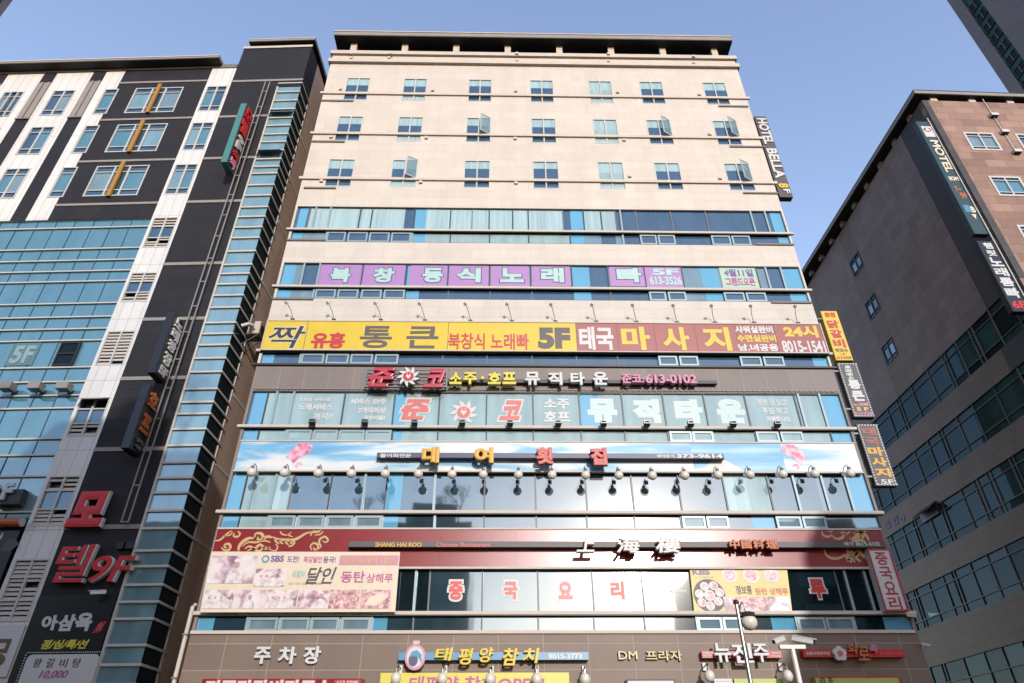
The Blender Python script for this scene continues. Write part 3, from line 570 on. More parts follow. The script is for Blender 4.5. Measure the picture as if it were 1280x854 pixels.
mb = MB(RFRONT); mb.box(cu_, uw, yv, 42, zz, zz+.04, 'soffit'); mb.box(cu_-.02, uw, yv-.02, 42, zz+.043, zz+.3, 'pale_band'); mb.box(cu_-.03, uw, yv-.03, 42, zz+.303, zz+.38, 'dark_frame'); mb.build('roof_slab', right)
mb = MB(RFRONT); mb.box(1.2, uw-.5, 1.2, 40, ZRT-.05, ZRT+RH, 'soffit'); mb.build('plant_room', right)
for k in range(6): mb = MB(RFRONT); mb.box(.75+k*2.55, 1.2+k*2.55, .1, .5, ZRT, ZRT+RH, 'cream_trim'); mb.build('roof_post', right)
for k in range(11): mb = MB(RFRONT); mb.box(.1, .45, 1.4+k*2.0, 1.8+k*2.0, ZRT, ZRT+RH, 'pale_band'); mb.build('roof_post', right)

# ================================================================== towers far behind
stone('tower_concrete', '77737a', '716d74', '5f5b62', bw=2.4, bh=1.4, axis='y', var=.08)
tw = thing('apartment_tower', 'tall grey apartment tower with a green glass window strip behind the pink stone block', 'tower', (80, 64.3, 0))
TS = Plane((80, 64.3, 0), -90)
mb = MB(TS); s0 = [TS.at(x, 0)[0] for x in (1201, 1225, 1262)]; H = 150
s1 = s0[1]
mb.box(0, s0[0], 0, 1, 0, H, 'tower_concrete'); mb.box(s0[1], 40, 0, 1, 0, H, 'tower_concrete'); mb.box(0, 40, 1.01, 26, 0, H, 'tower_concrete'); mb.build('wall', tw)
mb = MB(TS); mb.box(s0[0], s0[1], .3, .4, 0, H, 'alley_teal'); mb.build('glass_strip', tw)
z = 70
for k in range(18):
    zz = 60+3.0*k+.2; mb = MB(TS); mb.frame(s0[0]+.25, s0[1]-.2, zz, zz+1.75, .1, .1, .28, 'dark_frame'); m_ = (s0[0]+s0[1])/2; mb.box(m_-.05, m_+.05, .12, .27, zz+.1, zz+1.65, 'grey_ledge'); mb.box(s0[0]+.3, m_-.05, .2, .25, zz+.1, zz+1.65, 'alley_black'); mb.box(m_+.05, s0[1]-.25, .2, .25, zz+.1, zz+1.65, 'alley_black'); mb.build('window', tw)
LT = Plane((0, 75, 0), 0); u_ = LT.at(8, 11)[0]
tl = thing('apartment_tower', 'tall pale tower whose corner just shows above the motel roof', 'tower', (u_-10, 75, 0))
mb = MB(LT); mb.box(u_-20, u_, -18, 0, 0, 150, 'tower_concrete'); mb.build('wall', tl)
for k in range(10): mb = MB(LT); mb.box(u_-.001, u_+.03, -5, -1.5, 106+3*k, 107.9+3*k, 'black_glass'); mb.build('window', tl)

# ================================================================== across the street (seen in the glass, and shading the foot of the row)
def across(name, label, x0, x1, y0, h, win=True, m='office_stone'):
    b = thing(name, label, 'building', ((x0+x1)/2, y0, 0)); P = Plane((0, y0, 0), 180); mb = MB(P)
    mb.box(-x1, -x0, 0, 14, 0, h, m); mb.box(-x1+2, -x1+7, 2, 8, h, h+2.2, m); mb.box(-x0-9, -x0-4, 1, 6, h, h+1.4, m); mb.build('wall', b)
    if win:
        for k in range(int(h//3.6)): mb = MB(P); mb.box(-x1+1, -x0-1, -.03, -.002, 1.2+3.6*k, 2.9+3.6*k, 'black_glass'); mb.build('ribbon_window', b)
    return b
across('office_block', 'dark office block across the street mirrored at the left of the ribbon windows', -62, -3.0, -18, 26.3)
across('office_block', 'lower dark block across the street mirrored beside the food poster', 21.5, 29, -18, 22.0)
across('office_block', 'stepped dark block across the street mirrored at the corner of the ribbon windows', 29.5, 60, -18, 25.6)
mat('bark', (.06, .05, .04), .9)
def bare_tree(x, y, z, h):
    t = thing('bare_tree', 'leafless roof garden tree mirrored in the ribbon window glass', 'tree', (x, y, z), 'trees mirrored in the glass'); mb = MB(WORLD); rr = random.Random(int(x*7))
    mb.tube([(x, y, z), (x+.05, y, z+h*.3)], .10, 'bark', 8, .08); mb.build('trunk', t); mb = MB(WORLD)
    def grow(p, d, l, r, n):
        q = p + d*l; mb.tube([p, q], r, 'bark', 5, r*.65)
        if n:
            for _ in range(3): grow(q, (d+Vector((rr.uniform(-.7, .7), rr.uniform(-.7, .7), rr.uniform(-.1, .5)))).normalized(), l*.75, r*.6, n-1)
    for _ in range(4): grow(Vector((x+.05, y, z+h*.29)), Vector((rr.uniform(-.6, .6), rr.uniform(-.6, .6), 1)).normalized(), h*.24, .06, 4)
    mb.build('crown', t)
for x, y, z, h in ((-4.6, -19, 26.3, 4.2), (-6.5, -20, 26.3, 3.2), (-13, -19, 26.3, 3.6), (-15.5, -20, 26.3, 3.0)): bare_tree(x, y, z, h)
# ================================================================== sign materials
for n, c, rg in (('yellow', 'e9c81c', .45), ('lemon', 'e8d84a', .45), ('sign_red', 'a8514c', .45), ('red', 'dc141c', .4), ('hot_red', 'cc2b2f', .4), ('crimson', 'c41f3c', .35), ('maroon', '920713', .3), ('ink', '26211f', .5), ('brown_ink', '57504c', .5), ('sun_white', 'e2dfd8', .45),
                 ('white', 'dcdcda', .45), ('cream', 'f0dfc6', .5), ('face', 'cf9f98', .5), ('amber', 'e0a81e', .4), ('pink', 'dc8fae', .5), ('magenta', 'c44f96', .5), ('salmon', 'dc7068', .5), ('orange', 'c4672c', .45), ('gold', 'd7b57a', .45), ('bar_blue', '3f93c0', .4), ('navy', '3a3f66', .45), ('violet', '7a55a0', .5), ('teal_sign', '4c8a88', .4),
                 ('dark_teal', '1c4145', .4), ('charcoal', '4d4a4b', .5), ('lime', 'c6cf62', .5), ('gold_text', 'b59a56', .35), ('pale_cyan', 'b9dcda', .4), ('purple_film', 'b788c8', .4), ('mint_film', 'b6d6c2', .4), ('steel', '8f8f8f', .3), ('lamp_white', 'f2eadb', .3), ('yellow_bar', 'b5841f', .45), ('bronze', '6f5a3a', .35)):
    mat(n, c, rg, .7 if n in ('steel',) else 0, var=.05, scale=1.2)
MATS['maroon'].node_tree.nodes['Principled BSDF'].inputs['Coat Weight'].default_value = .24
MATS['maroon'].node_tree.nodes['Principled BSDF'].inputs['Coat Roughness'].default_value = .11
MATS['maroon'].node_tree.nodes['Principled BSDF'].inputs['Coat IOR'].default_value = 1.6
mat('gloss_black', '151517', .3, coat=.12, var=.12)
printed('sea_print', [(.28, '3a98d2'), (.43, '7cc0e6'), (.52, 'd9e8ef'), (.66, 'f4efe8')], 1.0, (.25, 1, 1.6), detail=8, dist=.4)
printed('sky_print', [(.3, '3a9bd6'), (.5, '6bb8e2'), (.75, 'b7dcef')], 1.2, (.2, 1, 2.2))
printed('fish_print', [(.35, 'd94f86'), (.5, 'f0a0bb'), (.7, 'f3d2d8')], 5)
printed('photo_sepia', [(.35, '8d6a78'), (.47, 'c79fae'), (.56, 'f0dfe0'), (.7, 'f8efec')], 3.2, detail=9)
printed('photo_food', [(.35, '94606a'), (.47, 'd0949c'), (.58, 'eec6bb'), (.72, 'f6e8dc')], 5.5, detail=9, dist=.8)
printed('plate_food', [(.35, 'bf5f72'), (.5, 'e2a7ae'), (.66, 'f2dede')], 6, detail=8)

def sign(name, label, cat='sign', px=None, v=0, plane=MAIN, group=None):
    u, z = plane.at(*px, v) if px else (0, 0); return thing(name, label, cat, (u, v, z), group, plane)
def panel(par, px, v0, v1, m, plane=MAIN, name='panel', rim=None, rw=.05):
    u0, u1, z0, z1 = plane.rect(*px, v0); mb = MB(plane); mb.box(u0, u1, v0, v1, z0, z1, m); o = mb.build(name, par)
    if rim: mb = MB(plane); mb.frame(u0-.004, u1+.004, z0-.004, z1+.004, rw, v0-.02, v0-.003, rim); mb.build('rim', par)
    return u0, u1, z0, z1
def quad(par, q, v0, v1, m, plane=MAIN, name='panel'):
    mb = MB(plane); mb.prism([plane.at(x, y, v0) for x, y in q], v0, v1, m); return mb.build(name, par)

# ================================================================== purple window posters, green opening poster
for s, x0, x1, tx in (('북', 399, 450.6, (413, 438)), ('창', 453.5, 506, (466, 493)), ('동', 512, 558.5, (528, 554)), ('식', 560.5, 610.5, (570, 601)), ('노', 613.5, 661.5, (625, 655)), ('래', 664.5, 713, (676, 705)), ('빠', 762, 806, (771, 802))):
    t = sign('window_poster', f'purple window poster with the pale syllable {s}', 'poster', ((x0+x1)/2, 357.5), 0, group='purple film posters in the ribbon window')
    panel(t, (x0, 330.8, x1, 358), .075, .09, 'purple_film'); ltr(t, s, (tx[0], 334.8, tx[1], 353), .06, .01, 'pale_cyan', .05, back='navy', bb=.075, grow=.045)
t = sign('window_poster', 'purple window poster with 5F over a telephone number', 'poster', (830, 357.5), 0, group='purple film posters in the ribbon window')
panel(t, (807, 331.5, 853.5, 359.5), .075, .09, 'purple_film'); ltr(t, '5F', (815, 336, 848, 344), .06, .01, 'pale_cyan', .05); ltr(t, '613-3526', (812, 345.5, 852, 356), .06, .01, 'pale_cyan', .04)
t = sign('window_poster', 'pale green window poster announcing a grand opening', 'poster', (923, 359), 0)
panel(t, (901, 332.5, 946.5, 360), .075, .09, 'mint_film'); ltr(t, '4월11일', (905, 336.5, 941, 345.5), .06, .01, 'violet', .03); ltr(t, '그랜드오픈', (907, 347, 944, 357), .06, .01, 'magenta', .03)

# ================================================================== yellow and red billboard over the fifth-storey windows
t = sign('billboard', 'long yellow and faded red karaoke and massage billboard above the granite band', 'billboard', (680, 440), -.3)
VB = -.18
uL = MAIN.at(330, 421, VB)[0]; uM = MAIN.at(720.5, 421, VB)[0]; uR = MAIN.at(1030.5, 424, VB)[0]; z0 = MAIN.at(650, 438.6, VB)[1]; z1 = MAIN.at(650, 403.5, VB)[1]
mb = MB(); mb.box(uL, uM, VB, -.02, z0, z1, 'yellow'); mb.build('yellow_panel', t)
mb = MB(); mb.box(uM+.003, uR, VB+.002, -.02, z0, z1, 'sign_red'); mb.build('red_panel', t)
mb = MB(); mb.frame(uL-.03, uR+.03, z0-.05, z1+.05, .05, VB-.03, VB+.05, 'cream_trim')
for px in (382, 560, 720.5, 772, 819, 870, 921, 970): u = MAIN.at(px, 421, VB)[0]; mb.box(u-.012, u+.012, VB-.006, VB-.001, z0, z1, 'brown_ink')
mb.build('rim', t)
V = VB-.012; D_ = .01
ltr(t, '짝', (335, 407.5, 379, 435), V, D_, 'ink', .01, shear=.25, back='sun_white', bb=.03, grow=.05)
ltr(t, '유흥', (389, 415.5, 431.5, 435.5), V, D_, 'hot_red', .045)
ltr(t, '통', (450, 407.5, 490, 435), V, D_, 'brown_ink', .022); ltr(t, '큰', (508, 408, 548, 435.5), V, D_, 'brown_ink', .022)
ltr(t, '북창식 노래빠', (560, 416.5, 661, 437), V, D_, 'hot_red', .02)
ltr(t, '5F', (672.5, 409.5, 713, 436), V, D_, 'brown_ink', .06)
ltr(t, '태국', (724, 408.5, 767, 437.5), V, D_, 'white', .04); ltr(t, '마', (777, 408.5, 812.5, 437.5), V, D_, 'yellow', .04); ltr(t, '사', (828, 409, 861.5, 438), V, D_, 'yellow', .04); ltr(t, '지', (879, 409, 913, 438.5), V, D_, 'yellow', .04)
ltr(t, '샤워실완비', (918.5, 407.5, 966, 416.5), V, D_, 'white', .045); ltr(t, '수면실완비', (921.5, 418.5, 970, 427.5), V, D_, 'yellow', .045); ltr(t, '남.녀공용', (923, 430, 973, 439), V, D_, 'white', .045)
ltr(t, '24시', (979.5, 407, 1022, 422), V, D_, 'yellow', .05); ltr(t, '8015-1541', (978, 426, 1032, 440.5), V, D_, 'white', .035)
# spot lamps craning over it
proto = None
LS = [(365.5, 399.8), (417, 400.3), (476, 400.8), (531, 401), (588, 401.5), (640, 402), (694.5, 402.2), (745.5, 402.4), (796, 402.6), (846.5, 402.8), (894, 403.2), (943, 403.8), (998, 404.2)]
u0, zz = MAIN.at(*LS[0], VB)
for i, p in enumerate(LS):
    u, z = MAIN.at(*p, VB)
    if proto is None:
        proto = sp = thing('spot_lamp', '', 'spot lamp', (u, VB, z1+.05), 'spot lamps along the top of the long billboard', MAIN)
        mb = MB(); z = z1+.05; mb.box(u-.09, u+.09, VB-.02, VB+.1, z, z+.10, 'black'); mb.build('base', sp)
        mb = MB(); mb.tube([(u, VB+.06, z+.12), (u-.10, VB-.15, z+.45), (u-.22, VB-.55, z+.62)], .015, 'steel', 6); mb.build('arm', sp)
        mb = MB(); mb.tube([(u-.18, VB-.53, z+.66), (u-.26, VB-.59, z+.58)], .05, 'lamp_white', 10, .09); mb.build('lamp_head', sp)
    else: sp = copy_tree(proto, M=MAIN.M @ Matrix.Translation((u, VB, z1+.05)))
    sp['label'] = 'spot lamp on the long billboard, ' + ('over the calligraphy', 'over the red syllables', 'over the first big syllable', 'over the second big syllable', 'over the start of the thin red writing', 'over the end of the thin red writing', 'over the big 5F', 'over the white syllables', 'over the first yellow syllable', 'over the second yellow syllable', 'over the third yellow syllable', 'over the small three-line writing', 'over the telephone number')[i]

# ================================================================== letter sign on the granite band
t = sign('letter_sign', 'row of red, yellow and white pub letters standing off the granite band', 'sign', (680, 487), -.3)
V = -.42
u0, u1, z0, z1 = MAIN.rect(457, 462, 559, 484, -.25); mb = MB(); mb.frame(u0, u1, z0, z1, .05, -.27, -.22, 'steel')
for k in range(1, 5): mb.box(u0+.05, u1-.05, -.26, -.23, z0+(z1-z0)*k/5-.02, z0+(z1-z0)*k/5+.02, 'steel')
mb.build('rail_frame', t)
u0, u1, z0, z1 = MAIN.rect(560, 475, 896, 479, -.2); mb = MB(); mb.box(u0, u1, -.22, -.05, z0, z1, 'dark_bar'); mb.build('mounting_bar', t)
for s, px, m in (('준', (461, 459, 492, 483), 'crimson'), ('코', (532, 461, 556, 483.5), 'crimson'), ('소', (562, 465, 577, 480), 'lemon'), ('주', (579, 465, 596, 480), 'lemon'), ('·', (601, 470, 605, 474), 'lemon'), ('호', (610, 465, 626, 480), 'lemon'), ('프', (628, 465, 645, 480), 'lemon'), ('뮤', (656, 464.5, 675, 481), 'white'), ('직', (685, 465, 703, 481), 'white'), ('타', (713, 465, 731, 481), 'white'), ('운', (741, 464.5, 760, 481), 'white'), ('준코:', (777, 467.5, 805, 479), 'pink'), ('613-0102', (807, 467.5, 871, 479), 'pink')):
    ltr(t, s, px, V if m != 'crimson' else -.5, .22, m, .045, shear=.25 if m == 'crimson' else 0)
def sun_mark(par, cx, cy, r, v, dep, m1, m2):
    u, z = MAIN.at(cx, cy, v); rr = MAIN.at(cx+r, cy, v)[0]-u; mb = MB()
    for k in range(9):
        a = 2*math.pi*k/9+.2; pts = []
        for s, w_ in ((.42, .16), (.62, .15), (.82, .09), (1.0, .0)):
            aa = a + (s-.4)*.55; pts.append((s, aa, w_))
        Lp = [(u+rr*s*math.cos(aa)-rr*w_*math.sin(aa), z+rr*s*math.sin(aa)+rr*w_*math.cos(aa)) for s, aa, w_ in pts]; Rp = [(u+rr*s*math.cos(aa)+rr*w_*math.sin(aa), z+rr*s*math.sin(aa)-rr*w_*math.cos(aa)) for s, aa, w_ in pts]
        for i in range(3): mb.prism([Rp[i], Rp[i+1], Lp[i+1], Lp[i]], v+.0005*k, v+dep, m1)
    mb.disc(u, z, rr*.52, rr*.52, v-.006, v+dep-.004, m1); mb.build('sun_ray', par)
    mb = MB(); mb.disc(u, z, rr*.45, rr*.45, v-.012, v-.007, m2); mb.build('sun_disc', par)
    mb = MB(); mb.prism([(u, z-rr*.25), (u+rr*.2, z+rr*.02), (u+rr*.15, z+rr*.2), (u, z+rr*.08), (u-rr*.15, z+rr*.2), (u-rr*.2, z+rr*.02)], v-.018, v-.013, m1); mb.disc(u-rr*.12, z+rr*.3, rr*.06, rr*.04, v-.018, v-.013, m1, 10); mb.disc(u+rr*.12, z+rr*.3, rr*.06, rr*.04, v-.018, v-.013, m1, 10); mb.build('sun_face', par)
sun_mark(t, 510.5, 470.5, 15, -.55, .15, 'sun_white', 'crimson')

# ================================================================== lettering stuck on the teal ribbon window
def decal(label, px, items, v=.086, shear=0):
    t = sign('window_lettering', label, 'lettering', px, 0)
    for it in items:
        s, box, m = it[:3]; ltr(t, s, box, v, .008, m, it[3] if len(it) > 3 else .03, back=it[4] if len(it) > 4 else None, bb=.085, grow=.07, shear=it[5] if len(it) > 5 else 0)
    return t
decal('white three-line lettering about a singing service at the end of the teal windows', (395, 526), [('호프집 가격으로', (374, 497, 413, 502), 'white', .05), ('노래서비스', (373, 504.5, 416, 513), 'white', .05), ('까지!!', (391.5, 516, 415.5, 525), 'white', .035)])
decal('white three-line lettering about free snacks on the teal windows', (460, 526), [('서비스 안주', (437, 498, 483, 505.5), 'white', .05), ('7가지이상', (447.5, 509, 482, 517), 'white', .05), ('무한리필!!', (455, 519.5, 482, 525.5), 'white', .05)])
decal('slanted pink syllable with white edge on a pane of the teal windows', (518, 526), [('준', (502, 499, 536, 525), 'salmon', .05, 'white', .25)])
decal('slanted pink syllable with white edge right of the white sun on teal windows', (640, 526), [('코', (627, 500.5, 652, 525.5), 'salmon', .05, 'white', .25)])
t = sign('window_emblem', 'white sun emblem with pink face on the teal windows', 'emblem', (579.5, 530), 0); sun_mark(t, 579.5, 515.5, 18.5, .08, .008, 'white', 'salmon')
decal('white two-line drinks lettering on the teal windows', (696, 527), [('소주', (680, 498.5, 712, 511), 'white', .035), ('호프', (680, 514, 712.5, 527), 'white', .035)])
for s, b, wd in (('뮤', (736.5, 500, 769.5, 526.5), 'first'), ('직', (792.5, 500.5, 823, 527), 'second'), ('타', (845.5, 501, 876.5, 527.5), 'third'), ('운', (898, 500.5, 929, 527.5), 'fourth')):
    decal(f'{wd} of the large pale green syllables on the teal windows, {s}', (b[0], b[3]), [(s, b, 'pale_cyan', .05, 'white')])
decal('small white three-line lettering after the large pale syllables on teal windows', (968, 528), [('향한 맛 있고', (947, 499, 983, 507), 'white', .03), ('푸짐 하고', (953, 509.5, 985, 518), 'white', .03), ('저렴합니다.', (958, 520.5, 989, 527.5), 'white', .05)])
# floodlights standing on the rail
proto = None
names = ('under the singing service lettering', 'under the free snacks lettering', 'under the first pink syllable', 'under the white sun emblem', 'under the second pink syllable', 'under the two-line drinks lettering', 'under the first pale green syllable', 'under the second pale green syllable', 'under the third pale green syllable', 'under the fourth pale green syllable', 'under the small white closing lettering')
for i, (px, py) in enumerate(((389, 531.5), (455, 532), (517.5, 532), (577.5, 532), (637.5, 532.3), (698, 532.5), (755, 532.7), (809.5, 533), (864.5, 533.3), (918, 533.6), (973.5, 533.8))):
    u = MAIN.at(px, py, -.4)[0]; z = ZR[6]+.08
    if proto is None:
        proto = fl = thing('floodlight', '', 'floodlight', (u, -.3, z), 'floodlights on the rail below the teal windows', MAIN)
        mb = MB(); mb.box(u-.03, u+.03, -.32, -.14, z, z+.05, 'dark_bar'); mb.build('bracket', fl)
        mb = MB(); mb.add([(u-.14, -.42, z-.06), (u+.14, -.42, z-.06), (u+.12, -.22, z-.14), (u-.12, -.22, z-.14), (u-.14, -.40, z+.10), (u+.14, -.40, z+.10), (u+.12, -.2, z+.05), (u-.12, -.2, z+.05)], [(0, 3, 2, 1), (4, 5, 6, 7), (0, 1, 5, 4), (1, 2, 6, 5), (2, 3, 7, 6), (3, 0, 4, 7)], 'dark_bar'); mb.build('housing', fl)
        mb = MB(); mb.frame(u-.13, u+.13, z-.05, z+.09, .025, -.44, -.425, 'steel'); mb.build('lens_frame', fl)
    else: fl = copy_tree(proto, M=MAIN.M @ Matrix.Translation((u, -.3, z)))
    fl['label'] = 'small dark floodlight on the rail ' + names[i]

# ================================================================== sea banner with the raw fish restaurant letters
t = sign('sea_banner', 'long banner printed with blue sea, white surf and two pink fish', 'banner', (680, 589), -.2)
VS = -.12; uL = MAIN.at(297, 570, VS)[0]; uR = MAIN.at(1073, 573, VS)[0]; z0 = MAIN.at(650, 588.5, VS)[1]; z1 = MAIN.at(650, 553.2, VS)[1]
ua = MAIN.at(864, 565, VS)[0]; ub = MAIN.at(977, 565, VS)[0]
mb = MB(); mb.box(uL, ua, VS, -.02, z0, z1, 'sea_print'); mb.box(ub+.002, uR, VS, -.02, z0, z1, 'sea_print'); mb.box(ua+.002, ub, VS+.002, -.02, z0, z1, 'sky_print'); mb.build('panel', t)
mb = MB(); mb.box(uL-.03, uR+.03, VS-.03, -.02, z1+.002, z1+.06, 'cream_trim'); mb.box(uL-.03, uR+.03, VS-.03, -.02, z0-.07, z0-.002, 'cream_trim'); mb.build('rim', t)
for cx, cy, fl_ in ((375, 566, 1), (992, 568, -1)):
    u, z = MAIN.at(cx, cy, VS); mb = MB(); fp = [(-.55, -.2), (-.35, .15), (-.1, .42), (.25, .45), (.5, .3), (.42, .05), (.2, -.12), (-.05, -.3), (-.2, -.52), (-.32, -.3)]
    fp = [(u+fl_*a, z+b) for a, b in fp]; mb.prism(fp if fl_ < 0 else fp[::-1], VS-.008, VS-.002, 'fish_print')
    tp = [(u+fl_*a, z+b) for a, b in ((-.05, -.45), (.1, -.42), (.22, -.58), (.02, -.52), (.0, -.72), (-.14, -.6))]; mb.prism(tp if fl_ < 0 else tp[::-1], VS-.009, VS-.003, 'fish_print'); mb.build('fish_picture', t)
u, z = MAIN.at(900, 588, VS); mb = MB(); mb.prism([(u-1.3, z0), (u+1.0, z0), (u+.55, z0+.35), (u-.1, z0+.65), (u-.55, z0+.2)], VS-.007, VS-.002, 'white'); mb.build('surf_picture', t)
t = sign('letter_sign', 'blue bar with four large yellow and pink restaurant letters on sea banner', 'sign', (690, 577), -.4)
u0, u1, z0, z1 = MAIN.rect(471, 566.5, 905, 572.5, -.45); mb = MB(); mb.box(u0, u1, -.45, -.204, z0, z1, 'navy'); mb.build('bar', t)
for s, px, m in (('대', (527, 558.5, 549, 578.5), 'amber'), ('여', (592.5, 559, 617, 578.5), 'amber'), ('횟', (670, 559, 692, 580), 'salmon'), ('집', (737.5, 559.5, 759, 581), 'salmon')): ltr(t, s, px, -.72, .22, m, .06)
ltr(t, '활어회전문', (475, 567, 514, 572), -.47, .018, 'white', .03); ltr(t, '예약문의', (821, 568, 843, 572.5), -.47, .018, 'white', .03); ltr(t, '373-9614', (845.5, 567.5, 903, 572.8), -.47, .018, 'white', .04)
# globe lamps on goosenecks below it
proto = None
GL_X = [(314.5, 590.5), (355.5, 591), (397.5, 591.5), (439, 592), (481.5, 592.3), (523, 592.5), (565, 593), (604, 593.4), (648, 593.6), (690, 593.8), (732, 594), (773.5, 594.3), (815.5, 594.6), (856, 594.5), (897.5, 594), (937.5, 593.5), (978.5, 593), (1018.5, 592.5), (1063, 592)]
ords = ('first', 'second', 'third', 'fourth', 'fifth', 'sixth', 'seventh', 'eighth', 'ninth', 'tenth', 'eleventh', 'twelfth', 'thirteenth', 'fourteenth', 'fifteenth', 'sixteenth', 'seventeenth', 'eighteenth', 'last')
VG = -.78
for i, (px, py) in enumerate(GL_X):
    u, z = MAIN.at(px, py, VG)
    if proto is None:
        proto = g = thing('globe_lamp', '', 'globe lamp', (u, VG, z), 'globe lamps below the sea banner', MAIN)
        mb = MB(); mb.ball((u, VG, z), .18, 'lamp_white'); mb.build('globe', g, True)
        mb = MB(); mb.tube([(u, VG, z+.18), (u, VG, z+.27)], .07, 'grey_ledge', 10); mb.tube([(u, VG, z+.26), (u, VG+.12, z+.42), (u, VG+.35, z+.42), (u, VG+.5, z+.3), (u, -.2, z+.2)], .016, 'grey_ledge', 6); mb.build('gooseneck', g)
        mb = MB(); mb.box(u-.08, u+.08, -.26, -.232, z+.1, z+.28, 'grey_ledge'); mb.build('mounting_plate', g)
    else: g = copy_tree(proto, M=MAIN.M @ Matrix.Translation((u, VG, z)))
    g['label'] = f'cream globe lamp below the sea banner, {ords[i]} from the motel side'

# ================================================================== maroon fascia of the Chinese restaurant
t = sign('fascia_sign', 'glossy maroon restaurant fascia with gold cloud and dragon line drawings', 'sign', (680, 710), -.2)
VM = -.10; uL = MAIN.at(266.5, 686, VM)[0]; uR = MAIN.at(1108, 686, VM)[0]; z0 = MAIN.at(650, 708.7, VM)[1]; z1 = MAIN.at(650, 662.4, VM)[1]
mb = MB(); n = 9
for k in range(n): a = uL+(uR-uL)*k/n; b = uL+(uR-uL)*(k+1)/n-.004; e = random.uniform(-.003, .003); mb.box(a, b, VM+e, -.02, z0, z1, 'maroon')
mb.build('panel', t); mb = MB(); mb.box(uL-.02, uR+.02, VM-.04, -.02, z1+.003, z1+.07, 'cream_trim'); mb.box(uL-.02, uR+.02, VM-.04, -.02, z0-.08, z0-.003, 'cream_trim'); mb.build('rim', t)
def curve(f, n=26): return [f(i/(n-1)) for i in range(n)]
def stroke(par, pxs, wd, v=VM-.012, nm='gold_ornament'):
    """smooth gold stroke through photo pixels on the fascia"""
    P = [MAIN.at(x, y, v) for x, y in pxs]; out = []
    for i in range(len(P)-1):
        p0, p1, p2, p3 = P[max(i-1, 0)], P[i], P[i+1], P[min(i+2, len(P)-1)]
        for k in range(6):
            s = k/6; out.append(tuple(.5*((2*p1[j])+(-p0[j]+p2[j])*s+(2*p0[j]-5*p1[j]+4*p2[j]-p3[j])*s*s+(-p0[j]+3*p1[j]-3*p2[j]+p3[j])*s**3) for j in (0, 1)))
    out.append(P[-1]); orn = MB(); orn.ribbon(out, wd, v, v+.008, 'gold'); orn.build('gold_ornament', par)
for pts, wd in (([(268, 676), (275, 675), (283, 668), (290, 663)], .07), ([(280, 670), (287, 669), (291, 665)], .05), ([(297, 664), (300, 667), (297, 671), (292, 670), (293, 666)], .07), ([(277, 684), (279, 687), (285, 688), (288, 684), (286, 680), (281, 681), (281, 684), (284, 685)], .08),
                ([(298, 689), (299, 683), (304, 677), (311, 673), (317, 673)], .12), ([(318, 672), (320, 667), (326, 667), (329, 671), (326, 675), (322, 674), (323, 671)], .10), ([(328, 675), (334, 671), (341, 672)], .10), ([(303, 683), (310, 678), (320, 678), (330, 676), (338, 678)], .07),
                ([(340, 671), (348, 674), (358, 675), (366, 675), (374, 672), (382, 667), (390, 665)], .10), ([(343, 673), (345, 677), (349, 680)], .06), ([(349, 674), (351, 678), (354, 680)], .06), ([(356, 675), (358, 679), (361, 681)], .06), ([(362, 675), (364, 679), (366, 681)], .05),
                ([(350, 664), (353, 668), (360, 669)], .05), ([(364, 665), (361, 669), (366, 671)], .05), ([(360, 683), (365, 682), (368, 678), (364, 677)], .07), ([(388, 670), (391, 665), (397, 665), (401, 662.5)], .08), ([(393, 669), (400, 668), (404, 664)], .05),
                ([(306, 686), (312, 683), (318, 686), (325, 681), (332, 686), (338, 684)], .09), ([(309, 689), (316, 686), (324, 689), (331, 684), (340, 688)], .07), ([(340, 688), (345, 688), (347, 683), (344, 680)], .05),
                ([(390, 688), (388, 683), (392, 679), (397, 681), (397, 686), (393, 687), (392, 684)], .07), ([(396, 688), (401, 683), (399, 679), (400, 674), (406, 671), (410, 675), (407, 678), (403, 676)], .07),
                ([(1027, 664), (1029, 669), (1035, 671), (1040, 669)], .08), ([(1038, 667), (1044, 673), (1051, 673), (1056, 668), (1053, 663)], .08), ([(1050, 665), (1056, 668), (1062, 665)], .06), ([(1034, 663), (1038, 665), (1041, 663)], .05),
                ([(1064, 674), (1070, 671), (1072, 667), (1078, 667), (1083, 670), (1086, 676)], .14), ([(1073, 673), (1075, 669), (1079, 671), (1077, 674)], .08), ([(1068, 668), (1072, 664), (1077, 666), (1082, 664)], .08), ([(1062, 672), (1067, 676), (1074, 675), (1082, 677)], .10),
                ([(1030, 686), (1033, 694), (1041, 698), (1051, 697), (1057, 692)], .09), ([(1058, 688), (1062, 692), (1058, 696), (1065, 703)], .14), ([(1064, 688), (1066, 694), (1072, 691), (1070, 697), (1076, 702)], .13), ([(1072, 688), (1076, 692), (1080, 697)], .10), ([(1059, 702), (1064, 698), (1069, 703)], .08), ([(1080, 691), (1082, 697), (1086, 701)], .07)):
    stroke(t, pts, wd*1.15)
u0, u1, z0b, z1b = MAIN.rect(436, 677, 1107, 684, -.42); mb = MB(); mb.box(u0, u1, -.42, VM-.022, z0b, z1b, 'charcoal'); mb.build('letter_bar', t)
ltr(t, 'SHANG HAI ROO', (469, 678, 527, 683.8), -.44, .018, 'amber', .03); ltr(t, 'Chinese Restaurant', (545, 678, 613, 683.8), -.44, .018, 'salmon', .02); ltr(t, '예약', (1055, 677.5, 1067, 682.5), -.44, .018, 'white', .02); ltr(t, '8015-0102', (1070, 677.5, 1100, 682.5), -.44, .018, 'white', .02)
for s, px in (('上', (722, 671, 744, 690)), ('海', (771, 671, 800, 691)), ('樓', (820, 671, 851, 691))): ltr(t, s, px, -.72, .2, 'sun_white', .035, shear=.2)
